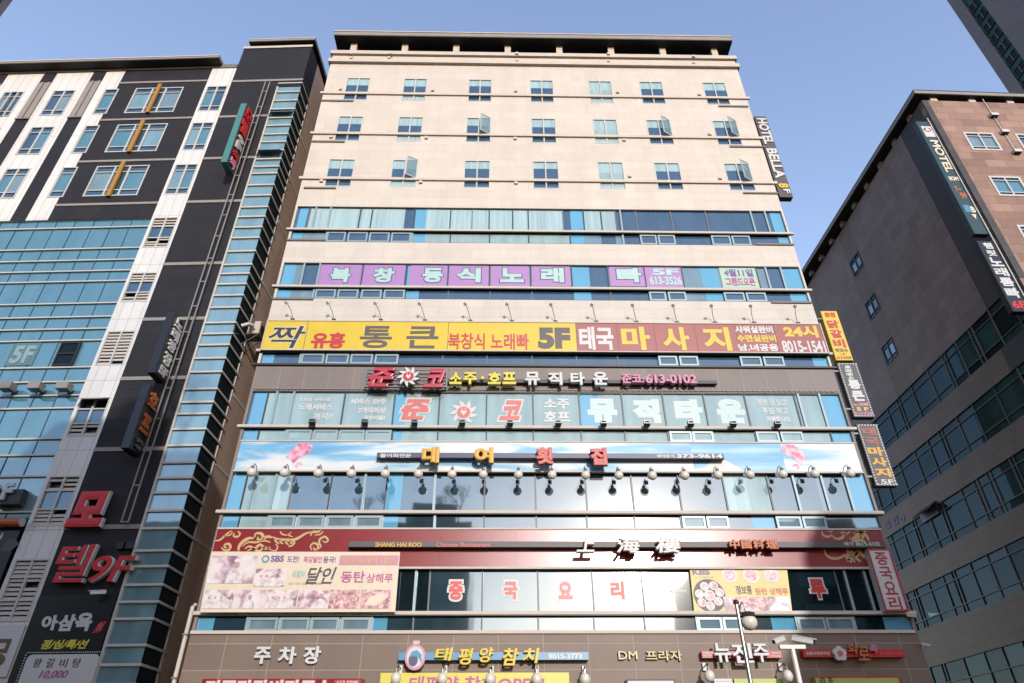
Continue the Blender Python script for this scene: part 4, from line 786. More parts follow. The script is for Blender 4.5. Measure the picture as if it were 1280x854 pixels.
for s, px in (('中', (912, 674.5, 925, 686)), ('國', (926.5, 674.5, 939.5, 686)), ('料', (941.5, 674.5, 955, 686)), ('理', (957.5, 674.5, 972.5, 686))): ltr(t, s, px, -.62, .14, 'orange', .05)

# ================================================================== food posters
t = sign('food_poster', 'large cream poster of sepia kitchen photographs above the parking letters', 'poster', (372, 765), -.3)
VP = -.3; quad(t, [(249.5, 765.5), (494, 765), (500, 690), (264.5, 689.5)], VP, -.26, 'cream')
def pic(par, px, m, v=VP, nm='picture'): u0, u1, z0, z1 = MAIN.rect(*px, v); mb = MB(); mb.box(u0, u1, v-.012, v-.002, z0, z1, m); mb.build(nm, par); return u0, u1, z0, z1
printed('photo_coat', [(.35, 'cdb8c0'), (.5, 'efe3e2'), (.7, 'f8f2ee')], 4.0)
printed('photo_a', [(.36, '93757f'), (.45, 'c6a5b0'), (.52, 'efdcdf'), (.7, 'f8efec')], 1.6, detail=8); printed('photo_b', [(.38, '9a7883'), (.46, 'd6b5bd'), (.55, 'f2e4e2'), (.7, 'f8efec')], 2.4, detail=9, dist=1.2)
for k, (px, m) in enumerate((((262, 695, 319, 729.5), 'photo_a'), ((318.5, 711, 357, 733.5), 'photo_b'), ((253.5, 737.5, 291.5, 761), 'photo_b'), ((293, 737.5, 331.5, 761), 'photo_a'), ((333, 737.5, 371, 761), 'photo_b'), ((372.5, 737.5, 410, 761), 'photo_sepia'), ((411.5, 737.5, 449, 761), 'photo_food'), ((450.5, 737.5, 488, 761), 'photo_food'))):
    u0, u1, z0, z1 = pic(t, px, m, nm='photograph')
    def fig(cu, cz, h, m1='photo_coat', m2='face'):       # printed cooks: a pale coat under a face
        mb = MB(); v = VP-.02; mb.prism([(cu-h*.42, z0), (cu+h*.42, z0), (cu+h*.36, cz-h*.15), (cu+h*.12, cz+h*.02), (cu-h*.12, cz+h*.02), (cu-h*.36, cz-h*.15)], v, v+.006, m1); mb.disc(cu, cz+h*.18, h*.13, h*.17, v-.003, v+.005, m2, 14); mb.disc(cu, cz+h*.40, h*.16, h*.1, v-.002, v+.004, m1, 14); mb.build('printed_cook', t)
    if k == 0: fig(u0+(u1-u0)*.58, z0+(z1-z0)*.52, (z1-z0)*.75)
    if k == 3: fig(u0+(u1-u0)*.5, z0+(z1-z0)*.45, (z1-z0)*.8)
    if k == 5: fig(u0+(u1-u0)*.75, z0+(z1-z0)*.5, (z1-z0)*.85)
    if k in (1, 2, 4):
        for q in range(4): fig(u0+(u1-u0)*(.2+.2*q), z0+(z1-z0)*.5, (z1-z0)*.42)
    if k == 7: mb = MB(); mb.prism([(u0+.15, z0+.12), (u1-.5, z0+.1), (u1-.08, z1-.25), (u1-.35, z1-.1), (u0+.35, z0+.4)], VP-.02, VP-.014, 'cream'); mb.build('printed_dish', t)
u, z = MAIN.at(332, 699, VP); mb = MB(); mb.disc(u, z, .14, .14, VP-.012, VP-.002, 'bar_blue'); mb.disc(u, z, .085, .085, VP-.016, VP-.011, 'cream'); mb.build('ring_mark', t)
V = VP-.012
for s, px, m, b in (('SBS', (338.5, 694.5, 355, 702.5), 'violet', .035), ('도전!', (359, 695, 374, 703), 'violet', .02), ('최강달인', (379.5, 695.5, 402.5, 703.5), 'magenta', .02), ('등극!', (404, 696, 419.5, 704), 'violet', .02), ('생활의', (365, 713, 381, 722), 'mint_film', .03), ('달인', (384, 709, 418, 730), 'charcoal', .02), ('2011년 12월 5일 방송', (361, 728, 402, 731), 'gold_text', 0), ('동탄', (426, 714, 456, 728.5), 'magenta', .02), ('상해루', (458, 717, 491, 728.5), 'magenta', .015)): ltr(t, s, px, V, .009, m, b, shear=.25 if s == '달인' else 0)
pic(t, (424.5, 694.5, 498, 706.5), 'pink', nm='pink_strip'); ltr(t, '탕수육계의 대부', (429, 696, 493, 705), VP-.022, .009, 'gold', .03)
t = sign('food_poster', 'smaller yellow poster of plates and dishes beside the red window syllable', 'poster', (926, 766), 0)
VQ = -.05; quad(t, [(868, 766), (990.5, 766), (983.5, 709.5), (862, 709.5)], VQ, .09, 'lemon' if 0 else 'cream', name='panel')
mat('pale_yellow', 'ecd789', .5, var=.05); t.children[0].data.materials[0] = MATS['pale_yellow']
def plate(cx, cy, r, m='plate_food', v=VQ):
    u, z = MAIN.at(cx, cy, v); rr = MAIN.at(cx+r, cy, v)[0]-u; mb = MB(); mb.disc(u, z, rr, rr*.95, v-.010, v-.002, 'white'); mb.disc(u, z, rr*.72, rr*.68, v-.016, v-.009, m); mb.build('printed_plate', t)
for a in ((912, 719, 9.5), (938.5, 719, 10.5), (964, 719, 9.5)): plate(*a)
u, z = MAIN.at(887, 744.5, VQ); mb = MB(); mb.disc(u, z, .60, .60, VQ-.008, VQ-.001, 'charcoal'); mb.build('printed_table', t)
for k in range(7): a = 2*math.pi*k/7+.3; plate(887+13*math.cos(a), 744.5-13*math.sin(a), 5.6, v=VQ-.012)
plate(887, 744.5, 7, v=VQ-.012)
for px, m in (((905, 746, 915.5, 764), 'photo_a'), ((916, 746, 960, 764), 'photo_food'), ((961, 746, 988, 764), 'photo_b')): pic(t, px, m, VQ, 'photograph')
V = VQ-.012
for s, px, m, b in (('KBS', (865.5, 711.5, 887, 718.5), 'violet', .03), ('2012년 2월 9일 방영', (869, 720.5, 892, 722.5), 'gold_text', 0), ('정보통', (920, 732, 940, 743), 'charcoal', .02), ('동탄 상해루', (944, 735, 985, 743.5), 'salmon', .02)): ltr(t, s, px, V, .009, m, b)
for s, px, lb, m in (('중', (561, 726.5, 578.5, 750), 'first red syllable with white edge on the dark restaurant glass', 'red'), ('국', (629.5, 727, 647, 749), 'second red syllable with white edge on the mirroring restaurant glass', 'hot_red'), ('요', (698, 727, 715.5, 749), 'third red syllable with white edge on the mirroring restaurant glass', 'hot_red'), ('리', (763.5, 727, 780, 749), 'fourth red syllable below the sun glare on the restaurant glass', 'salmon'), ('루', (1013, 724, 1032, 748), 'last red syllable with white edge beside the white vertical sign', 'red')):
    decal(lb, (px[0]+8, px[3]), [(s, px, m, .05, 'white')])
decal('small white word painted on the glass beside the yellow plate poster', (845, 741), [('Restaurant', (833, 736, 858, 741), 'white', .03)])
t = sign('vertical_sign', 'white vertical sign with red border and four red syllables at the corner', 'sign', (1122, 764), -.35)
VV = -.35; q = [(1102, 764), (1134, 764), (1114, 686), (1088, 686)]
u0 = (MAIN.at(1102, 764, VV)[0]+MAIN.at(1088, 686, VV)[0])/2; u1 = (MAIN.at(1134, 764, VV)[0]+MAIN.at(1114, 686, VV)[0])/2; z0 = MAIN.at(1118, 764, VV)[1]; z1 = MAIN.at(1101, 686, VV)[1]
mb = MB(); mb.box(u0, u1, VV, -.02, z0, z1, 'white'); mb.build('panel', t); mb = MB(); mb.frame(u0-.003, u1+.003, z0-.003, z1+.003, .06, VV-.03, VV-.003, 'crimson'); mb.build('rim', t)
for k, s in enumerate('중국요리'):
    zc_ = z1-.36-(z1-z0-.6)*k/3.1; mb = MB(); letters(mb, s, (u0+u1)/2-.22, (u0+u1)/2+.24, zc_-.26, zc_+.22, VV-.012, .01, 'crimson', .02); mb.build('lettering', t)

# ================================================================== street-level signs
t = sign('letter_sign', 'three silver parking letters on the brown granite wall', 'sign', (358, 831), -.1)
for s, px in (('주', (317.5, 808.5, 338, 830)), ('차', (347.5, 808.5, 370, 830)), ('장', (379, 808, 400.5, 830))): ltr(t, s, px, -.14, .13, 'white', .035)
t = sign('shop_sign', 'dark red restaurant box sign with white letters at the frame foot', 'sign', (350, 856), -.4)
panel(t, (251, 848.5, 453, 872), -.4, -.02, 'maroon'); ltr(t, '명품닭갈비막국수', (256, 850, 414, 872), -.43, .025, 'white', .05, back='hot_red', bb=.09, grow=.03); panel(t, (418, 850, 450, 860), -.43, -.403, 'hot_red', name='number_plate'); ltr(t, '613-5508', (421, 851, 447, 857), -.45, .012, 'white', .02)
t = sign('shop_sign', 'blue bar sign with yellow brush letters and a round tuna emblem', 'sign', (617, 827), -.3)
panel(t, (498, 815.5, 735.5, 825), -.3, -.02, 'bar_blue', name='bar')
for s, px in (('태', (544, 809.5, 565, 826)), ('평', (573, 810, 590, 831)), ('양', (599, 809, 616, 828)), ('참', (628, 810, 648, 832)), ('치', (653, 810, 673, 829))): ltr(t, s, px, -.45, .14, 'yellow', .03, shear=.2)
ltr(t, '8015-3773', (685.5, 817, 727.5, 824), -.315, .012, 'white', .04)
u, z = MAIN.at(519, 821.5, -.4); mb = MB(); mb.disc(u, z, .36, .42, -.42, -.302, 'pink'); mb.disc(u, z, .29, .34, -.43, -.418, 'white'); mb.build('emblem', t)
mb = MB(); mb.disc(u-.06, z-.1, .16, .2, -.437, -.431, 'navy'); mb.prism([(u-.24, z-.05), (u-.1, z+.02), (u+.1, z+.0), (u+.24, z-.2), (u+.22, z+.08), (u+.05, z+.22), (u-.12, z+.17)], -.445, -.438, 'bar_blue'); mb.build('tuna_picture', t)
mb = MB(); mb.box(u-.12, u+.12, -.3, -.02, z+.43, z+.55, 'cream_trim'); mb.build('bracket', t)
t = sign('shop_sign', 'pale yellow board with purple letters behind globe lamps at street level', 'sign', (592, 856), -.2)
panel(t, (474, 841, 712, 880), -.2, -.02, 'lemon'); ltr(t, '태평양 참치OPEN', (511, 845, 680, 866), -.215, .01, 'magenta', .02, shear=.15)
t = sign('letter_sign', 'gold plaza name letters on the brown granite', 'sign', (812, 828), -.1)
ltr(t, 'DM', (773, 814, 797, 824.5), -.12, .1, 'gold_text', .02); ltr(t, '프라자', (807, 813, 853, 826), -.12, .1, 'gold_text', .03)
t = sign('shop_sign', 'red bar sign with large white standing letters behind the street lamp pole', 'sign', (927, 828), -.3)
panel(t, (877.5, 814, 977, 822.5), -.3, -.02, 'hot_red', name='bar')
for s, px in (('뉴', (893, 804, 914, 828)), ('진', (915, 804, 941, 829)), ('주', (942, 804.5, 961, 828))): ltr(t, s, px, -.5, .18, 'white', .03)
ltr(t, '숯불구이', (879, 815, 891, 818), -.315, .012, 'white', .02); ltr(t, '한우전문점', (879, 819, 891, 821.5), -.315, .012, 'white', .02); ltr(t, '예약문의', (965, 815, 976, 818), -.315, .012, 'white', .02); ltr(t, '8015-0092', (965, 819, 976, 821.5), -.315, .012, 'white', .02)
t = sign('shop_sign', 'dark red bar sign with orange brush letters and a white flower emblem', 'sign', (1066, 826), -.3)
u0, u1, z0, z1 = MAIN.rect(1004, 812, 1131, 821.5, -.3); mb = MB(); mb.box(u0, u1, -.3, -.02, z0, z1, 'red'); mb.build('bar', t)
ltr(t, '숯불바베큐족발', (1007.5, 814.5, 1038, 819), -.315, .012, 'white', .02); ltr(t, '031)8015-2929', (1100, 815.5, 1129, 819.5), -.315, .012, 'salmon', .02)
for s, px, m in (('화', (1060, 803.5, 1073, 817), 'orange'), ('로', (1073.5, 808, 1087, 826), 'orange'), ('족', (1086.5, 806, 1097, 816), 'pink')): ltr(t, s, px, -.45, .14, m, .03, shear=.2)
u, z = MAIN.at(1050, 817, -.42); mb = MB()
for k in range(5): a = 2*math.pi*k/5+.3; mb.disc(u+.13*math.cos(a), z+.13*math.sin(a), .12, .12, -.43-.003*k, -.31, 'sun_white', 16)
mb.disc(u, z, .1, .1, -.46, -.32, 'salmon', 12); mb.build('flower_emblem', t)
t = sign('shop_sign', 'pale yellow green board below the red brush-letter bar', 'sign', (1072, 858), -.25)
panel(t, (1020, 846, 1127, 870), -.25, -.02, 'lime', rim='red', rw=.03); ltr(t, '리 조', (1025, 846.5, 1042, 856), -.265, .01, 'ink', .02)
t = sign('shop_sign', 'yellow green board beside a white louvred panel behind the street lamp', 'sign', (950, 858), -.25)
panel(t, (919, 848.5, 981, 870), -.25, -.02, 'lime'); u0, u1, z0, z1 = MAIN.rect(894, 848.5, 917, 872, -.25); mb = MB()
for k in range(7): mb.box(u0, u1, -.25-.01*(k % 2), -.02, z0+(z1-z0)*k/7+.01, z0+(z1-z0)*(k+1)/7, 'white')
mb.build('white_panel', t)
t = sign('shop_sign', 'blank white box sign in a dark frame below the gold letters', 'sign', (814, 858), -.25)
panel(t, (784, 849, 845, 872), -.25, -.02, 'white', rim='dark_bar', rw=.05)
proto = None
for i, (px, py, lb) in enumerate(((495, 848, 'beside the tuna emblem end of the yellow board'), (553, 848.5, 'before the yellow board, second from the tuna emblem'), (613, 849, 'before the middle of the yellow board'), (671, 849, 'before the last purple letter of the yellow board'), (731.5, 849, 'just past the end of the yellow board'), (887, 845, 'below the foot of the red bar sign with standing letters'), (985, 845, 'between the two yellow green boards'))):
    v = -.75; u, z = MAIN.at(px, py, v)
    if proto is None:
        proto = g = thing('wall_globe', '', 'globe lamp', (u, v, z), 'globe lamps over the street-level signs', MAIN)
        mb = MB(); mb.ball((u, v, z), .17, 'lamp_white', (1, 1, 1.15)); mb.build('globe', g, True); mb = MB(); mb.tube([(u, v, z+.18), (u, v, z+.3)], .05, 'steel', 8); mb.tube([(u, v, z+.28), (u+.03, v+.2, z+.42), (u+.05, -.1, z+.38)], .02, 'dark_bar', 6); mb.build('gooseneck', g); mb = MB(); mb.box(u-.01, u+.11, -.12, -.003, z+.25, z+.5, 'white'); mb.build('mounting_plate', g)
    else: g = copy_tree(proto, M=MAIN.M @ Matrix.Translation((u, v, z)))
    g['label'] = 'cream globe lamp ' + lb
t = sign('drain_pipe', 'cream drain pipe down the corner beside the parking letters', 'pipe', (232, 820), -.12)
mb = MB(); v = -.1; P = [(*MAIN.at(x, y, v),) for x, y in ((238, 757), (243, 757), (242.5, 764))]
ub = XL-.12; zt = MAIN.at(241, 760, v)[1]; mb.tube([(ub-.1, .35, zt+.12), (ub-.02, .1, zt+.14), (ub, v, zt+.03), (ub, v, zt-.2), (ub, v, 0)], .075, 'cream_trim', 10); mb.build('pipe', t)
for zz in (4.9, 6.3, 3.0): mb = MB(); mb.box(ub-.1, ub+.1, v-.09, .0, zz-.03, zz+.03, 'grey_ledge'); mb.build('clamp', t)
# ================================================================== blade signs at the right corner of the main building
def blade(label, px, v, th, face, edge, dash=False, name='blade_sign', plane=MAIN, arms=True, group=None):
    """px: top-left, top-right, bottom-right, bottom-left in the photo"""
    (ax, ay), (bx_, by), (cx, cy), (dx, dy) = px
    u0 = (plane.at(ax, ay, v)[0]+plane.at(dx, dy, v)[0])/2; u1 = (plane.at(bx_, by, v)[0]+plane.at(cx, cy, v)[0])/2
    z1 = plane.at((ax+bx_)/2, (ay+by)/2, v)[1]; z0 = plane.at((cx+dx)/2, (cy+dy)/2, v)[1]
    t = thing(name, label, 'sign', ((u0+u1)/2, v, z0), group, plane); mb = MB(plane); mb.box(u0, u1, v+.004, v+th, z0, z1, edge); mb.build('box', t)
    mb = MB(plane); mb.box(u0+.02, u1-.02, v-.004, v+.003, z0+.02, z1-.02, face); mb.build('face', t)
    if dash:
        mb = MB(plane); n = int((z1-z0)/.13)
        for k in range(n):
            z = z0+.05+(z1-z0-.1)*k/n
            for u in (u0+.03, u1-.08): mb.box(u, u+.05, v-.012, v-.005, z, z+.07, 'white')
        for k in range(int((u1-u0)/.13)):
            u = u0+.08+k*.13
            for z in (z0+.03, z1-.08): mb.box(u, u+.07, v-.012, v-.005, z, z+.05, 'white')
        mb.build('dotted_rim', t)
    if arms:
        for f in (.15, .85): z = z0+(z1-z0)*f; mb = MB(plane); mb.box(XR-.02, u0-.002, v+.05, v+.13, z-.04, z+.04, 'steel'); mb.box(XR+.004, XR+.07, -.05+v, v+.3, z-.25, z+.25, 'white'); mb.build('bracket', t)
    return t, u0, u1, z0, z1
def bl(t, s, u0, u1, z0, z1, v, m, b=.03, rot=0, plane=MAIN, dep=.012, name='lettering'): mb = MB(plane); letters(mb, s, u0, u1, z0, z1, v-.006-dep, dep, m, b, rot=rot); mb.build(name, t)
VB2 = .35
t, u0, u1, z0, z1 = blade('grey blade sign with sideways white hotel letters high on the corner', ((944, 145), (959, 146), (990, 247), (973, 246)), VB2, .35, 'charcoal', 'charcoal')
h = z1-z0; bl(t, 'HOTEL', u0+.08, u1-.06, z1-h*.375, z1-.25, VB2, 'white', .035, -1, dep=.05); bl(t, 'BELLA', u0+.08, u1-.06, z1-h*.79, z1-h*.43, VB2, 'white', .035, -1, dep=.05); bl(t, '8', u0+.12, u1-.08, z1-h*.90, z1-h*.85, VB2, 'yellow', .04, -1, dep=.05); bl(t, 'F', u0+.3, u1-.08, z1-h*.965, z1-h*.915, VB2, 'white', .03, -1, dep=.05)
t, u0, u1, z0, z1 = blade('yellow blade sign with red chicken-rib syllables on the corner', ((1026, 389), (1046, 389), (1066, 450), (1045, 451)), VB2, .3, 'yellow', 'yellow')
h = z1-z0; uc = (u0+u1)/2
bl(t, '춘천', uc-.26, uc+.26, z1-h*.13, z1-h*.03, VB2, 'red', .05)
for k, s in enumerate('닭갈비'): bl(t, s, uc-.28, uc+.28, z1-h*(.36+.195*k), z1-h*(.195+.195*k), VB2, 'hot_red', .04)
bl(t, '막국수', uc-.3, uc+.3, z1-h*.85, z1-h*.77, VB2, 'brown_ink', .02); bl(t, '1F', uc-.1, uc+.12, z1-h*.90, z1-h*.87, VB2, 'hot_red', .02); bl(t, '613-5508', uc-.34, uc+.34, z1-h*.97, z1-h*.925, VB2, 'hot_red', .02)
t, u0, u1, z0, z1 = blade('dark grey dotted-edge blade sign with white karaoke syllables', ((1046, 454), (1071, 453.5), (1093, 521), (1068, 521.5)), VB2, .3, 'charcoal', 'charcoal', True)
h = z1-z0; uc = (u0+u1)/2
bl(t, '북창동식', uc-.2, uc+.12, z1-h*.32, z1-h*.05, VB2, 'white', .04, -1); bl(t, '통', uc-.26, uc+.3, z1-h*.50, z1-h*.33, VB2, 'white', .06); bl(t, '큰', uc-.26, uc+.3, z1-h*.72, z1-h*.53, VB2, 'white', .06); bl(t, '노래빠', uc-.36, uc+.36, z1-h*.815, z1-h*.75, VB2, 'pink', .04); bl(t, '5 F', uc-.25, uc+.28, z1-h*.895, z1-h*.83, VB2, 'yellow', .05); bl(t, '613-3526', uc-.38, uc+.38, z1-h*.965, z1-h*.91, VB2, 'pink', .04)
t, u0, u1, z0, z1 = blade('brown grey dotted-edge blade sign with yellow massage syllables, lowest on the corner', ((1071.5, 530.5), (1096, 530), (1122, 607), (1094, 607.5)), VB2, .3, 'charcoal', 'charcoal', True)
h = z1-z0; uc = (u0+u1)/2
for k, s in enumerate('태국'): bl(t, s, uc-.3, uc+.3, z1-h*(.19+.165*k), z1-h*(.06+.165*k), VB2, 'sign_red', .05)
for k, s in enumerate('마사지'): bl(t, s, uc-.34, uc+.34, z1-h*(.53+.17*k), z1-h*(.385+.17*k), VB2, 'amber', .05)
bl(t, '5F', uc-.2, uc+.34, z1-h*.975, z1-h*.905, VB2, 'white', .03)

# ================================================================== motel building: bars, letters, blade signs, ladder
for r, (x, y0, y1, wd) in enumerate(((196.5, 105, 143, 'top'), (173.5, 151, 193, 'middle'), (149, 201, 248, 'lowest'))):
    c = -8.95; z0 = rowz[r][0]-.12; z1 = rowz[r][1]+.22
    t = thing('window_bar', f'yellow vertical bar across the {wd} triple window of the dark wall', 'bar', (c, -.1, z0), 'yellow bars on the triple windows', LEFT); mb = MB(LEFT); mb.box(c-.11, c+.11, -.16, -.034, z0, z1, 'yellow_bar'); mb.build('bar', t)
    mb = MB(LEFT); mb.box(c-.08, c+.08, -.033, -.0, z0+.1, z0+.3, 'dark_bar'); mb.build('bracket', t)
t = thing('sign_ladder', 'thin steel ladder carrying the blade signs up the dark tower', 'ladder', (-1.95, -.2, LEFT.at(163, 656)[1]), None, LEFT)
zb = LEFT.at(163, 656)[1]; zt = LEFT.at(338, 107)[1]; ul = -2.02
for u in (ul-.14, ul+.14): mb = MB(LEFT); mb.box(u-.025, u+.025, -.3, -.25, zb, zt, 'pale_band'); mb.build('rail', t)
z = zb
k = 0
while z < zt: mb = MB(LEFT); mb.box(ul-.113, ul+.113, -.29, -.26, z, z+.05, 'pale_band'); mb.box(ul-.02, ul+.02, -.26, -.0, z+.01, z+.04, 'steel'); mb.build('rung', t); z += 1.5
def lblade(label, y0, y1, edge, side, rows, w_=.34, vlen=.95, dash=False):
    """blade standing out from the dark tower; its edge faces the street, its lettering the right"""
    us = ul-.20; z1 = LEFT.at(335-(y0-107)*.318, y0+6, -1.2)[1]; z0 = LEFT.at(335-(y1-107)*.318, y1, -1.2)[1]
    vf = -.32-vlen
    t = thing('blade_sign', label, 'sign', (us, vf, z0), None, LEFT); mb = MB(LEFT); mb.box(us-w_, us, vf, -.32, z0, z1, edge); mb.build('box', t)
    SP = LEFT.sub((us, 0, 0), 90); mb = MB(SP); mb.box(vf+.04, -.36, -.012, -.003, z0+.04, z1-.04, side); mb.build('face', t)
    h = z1-z0
    for s, a, b, m, inset in rows:
        mb = MB(SP); letters(mb, s, vf+.1+inset, -.42-inset*.3, z1-h*b, z1-h*a, -.09, .075, m, .05); mb.build('lettering', t)
    if dash:
        LP = LEFT.sub((us-w_, 0, 0), -90); mb = MB(LEFT)
        for k in range(18): mb.box(us-w_-.05, us-w_-.003, vf+.1, vf+.6, z0+h*.06+h*.9*k/18, z0+h*.06+h*.9*k/18+h*.03, 'sun_white')
        mb.build('side_lettering', t)
    return t
lblade('teal-edged blade sign with red and white syllables high on the dark tower', 124, 203, 'teal_sign', 'gloss_black', [('모', .02, .2, 'red', 0), ('텔', .22, .44, 'red', 0), ('9', .48, .58, 'sun_white', .1), ('F', .59, .70, 'sun_white', .1), ('숙', .72, .85, 'red', .1), ('박', .86, .98, 'pink', .1)], dash=True)
lblade('black blade sign with silver syllables halfway up the dark tower', 385, 466, 'gloss_black', 'gloss_black', [('노', .03, .19, 'sun_white', .1), ('래', .21, .38, 'sun_white', .1), ('광', .40, .57, 'sun_white', .1), ('장', .60, .80, 'sun_white', .1), ('5F', .83, .97, 'sun_white', .1)], dash=True)
lblade('black blade sign with orange syllables below the silver one', 475, 560, 'gloss_black', 'gloss_black', [('호', .06, .30, 'orange', .08), ('프', .42, .70, 'orange', .08), ('생맥주', .80, .87, 'steel', .1), ('4F', .89, .95, 'steel', .1)], dash=True)
t = thing('letter_sign', 'huge red motel syllables with 9F standing on the dark tower', 'sign', (-3.4, -.2, LEFT.at(100, 730)[1]), None, LEFT)
for s, px, sh in (('모', (89.5, 614.5, 133, 659), .06), ('텔', (70, 681, 112.5, 728.5), .1), ('9F', (113, 695, 163, 728), .22)):
    u0, u1, z0, z1 = LEFT.rect(*px, -.25); mb = MB(LEFT); letters(mb, s, u0, u1, z0, z1, -.3, .22, 'red', .07 if s == '모' else .012, sh); mb.build('lettering', t)
    mb = MB(LEFT); letters(mb, s, u0+.05, u1+.05, z0-.0, z1, -.29, .2, 'white', .07 if s == '모' else .015, sh); mb.build('letter_edge', t)
t = thing('banner_sign', 'glossy black banner with white barbecue syllables and a white price panel', 'banner', (-3, -.1, 3.5), None, LEFT)
u0b, u1b = UW1+.05, STX-.1; zt_ = LEFT.at(100, 745)[1]; mb = MB(LEFT); mb.box(u0b, u1b, -.09, -.045, 3.2, zt_, 'gloss_black'); mb.build('panel', t)
V = -.11
ltr(t, '아', (52, 769, 72, 788), V, .015, 'white', .05, LEFT, shear=-.1); ltr(t, '삼', (73, 768, 93.5, 789), V, .015, 'white', .05, LEFT); ltr(t, '육', (94.5, 766, 115, 789), V, .015, 'white', .05, LEFT)
u0, u1, z0, z1 = LEFT.rect(119, 776.5, 130, 791.5, V); mb = MB(LEFT); mb.prism([(u0-.05, z0), (u1-.12, z0+.03), (u1+.05, z1), (u0+.12, z1-.03)], V, V+.015, 'crimson'); mb.build('seal', t); ltr(t, '肉', (121.5, 779, 128, 789), V-.012, .01, 'salmon', .01, LEFT)
ltr(t, '점/심/특/선', (52, 799.5, 109, 811.5), V, .015, 'lemon', .04, LEFT, shear=.3)
u0, u1, z0, z1 = LEFT.rect(24, 818, 116, 880, V); z1 = LEFT.at(75, 818, V)[1]; z0 = 3.4; r_ = .18
def rrect(a, b, c, d, r): return [(a+r-r*math.cos(q), c+r-r*math.sin(q)) for q in (0, .5, 1.05, 1.571)] + [(b-r+r*math.sin(q), c+r-r*math.cos(q)) for q in (0, .5, 1.05, 1.571)] + [(b-r+r*math.cos(q), d-r+r*math.sin(q)) for q in (0, .5, 1.05, 1.571)] + [(a+r-r*math.sin(q), d-r+r*math.cos(q)) for q in (0, .5, 1.05, 1.571)]
mb = MB(LEFT); mb.prism(rrect(u0, u1, z0, z1, r_), V, V+.015, 'white'); mb.build('price_panel', t)
mb = MB(LEFT)
for k in range(34): a = u0-.06+(u1-u0+.12)*k/34; mb.box(a, a+.04, V, V+.012, z1+.05, z1+.08, 'white')
for k in range(26): a = z1-(z1-z0)*k/26; mb.box(u0-.1, u0-.06, V, V+.012, a-.04, a, 'white'); mb.box(u1+.06, u1+.1, V, V+.012, a-.04, a, 'white')
mb.build('dotted_rim', t)
for k, s in enumerate('왕갈비탕'): ltr(t, s, (42+16.3*k, 823, 51.5+16.3*k, 834.5), V-.014, .012, 'ink', .0, LEFT)
ltr(t, '10,000', (50, 838, 84, 849), V-.014, .012, 'magenta', .01, LEFT, shear=.25)
def cctv(name, label, plane, px, v, s, a, grp=None, bracket=True):
    """bullet camera: sunshield body, lens, bracket"""
    u, z = plane.at(*px, v); t = thing(name, label, 'security camera', (u, v, z), grp, plane); d = Vector((math.cos(a), -.5, math.sin(a)*.6)).normalized()
    c = Vector((u, v, z)); sd_ = d.cross(Vector((0, 0, 1))).normalized(); up = sd_.cross(d)
    def bar(l0, l1, w0, h0, m, off=0): 
        mb = MB(plane); vs = [c + d*l*s + sd_*x*s + up*(y+off)*s for l in (l0, l1) for x, y in ((-w0, -h0), (w0, -h0), (w0, h0), (-w0, h0))]; mb.add(vs, [(0, 3, 2, 1), (4, 5, 6, 7), (0, 1, 5, 4), (1, 2, 6, 5), (2, 3, 7, 6), (3, 0, 4, 7)], m); return mb
    bar(-.5, .42, .10, .10, 'white').build('body', t); bar(-.45, .55, .125, .02, 'sun_white', .13).build('sunshield', t)
    mb = MB(plane); mb.tube([c+d*.40*s, c+d*.47*s], .085*s, 'black', 12); mb.build('lens', t)
    if bracket: mb = MB(plane); mb.tube([c-up*.12*s, c-up*.4*s+Vector((0, .1, 0)), Vector((u, -.002, z-.5*s))], .035*s, 'steel', 6); mb.build('bracket', t)
    return t
cctv('security_camera', 'white bullet camera on the dark tower below the red 9F', LEFT, (122, 741), -.35, .55, R(195))
t = thing('wall_lamp', 'pair of small black lamp boxes on the dark tower beside the red syllables', 'wall lamp', (-2.2, -.1, 10), None, LEFT)
u, z = LEFT.at(159, 683.5)
for k in (-1, 1): mb = MB(LEFT); mb.box(u+k*.17-.13, u+k*.17+.13, -.2, -.004, z-.13, z+.13, 'black'); mb.build('lamp_box', t)
t = thing('window_lettering', 'pale grey floor number film on the blue curtain wall', 'lettering', (LEFT.at(30, 455)[0], 0, LEFT.at(30, 455)[1]), None, LEFT)
mat('film_grey', '5f858f', .5); mat('film_letter', '93b0b3', .5); u0, u1, z0, z1 = LEFT.rect(12, 429, 46, 457, .1); mb = MB(LEFT); mb.box(u0, u1, .09, .1, z0, z1, 'film_grey'); mb.build('film', t); ltr(t, '5F', (15, 432, 42, 454), .07, .012, 'film_letter', .04, LEFT)
proto = None
for i, (px, lb) in enumerate(((9, 'at the frame edge'), (45, 'in the middle'), (80, 'nearest the dark open window'))):
    u, z = LEFT.at(px, 484.5, -.3)
    if proto is None:
        proto = b = thing('box_lamp', '', 'box lamp', (u, -.3, z), 'box lamps on the blue curtain wall', LEFT); mb = MB(LEFT); mb.box(u-.27, u+.27, -.5, -.1, z-.13, z+.2, 'pale_band'); mb.build('housing', b); mb = MB(LEFT); mb.box(u-.22, u+.22, -.47, -.15, z-.15, z-.132, 'steel'); mb.build('lens', b); mb = MB(LEFT); mb.box(u-.05, u+.05, -.098, .06, z-.05, z+.05, 'dark_bar'); mb.build('bracket', b)
    else: b = copy_tree(proto, M=LEFT.M @ Matrix.Translation((u, -.3, z)))
    b['label'] = f'grey box lamp on the blue curtain wall, {lb}'
t = thing('letter_sign', 'white F standing before the dark lower panes of the curtain wall', 'sign', (LEFT.at(10, 625)[0], -.3, LEFT.at(10, 625)[1]), None, LEFT)
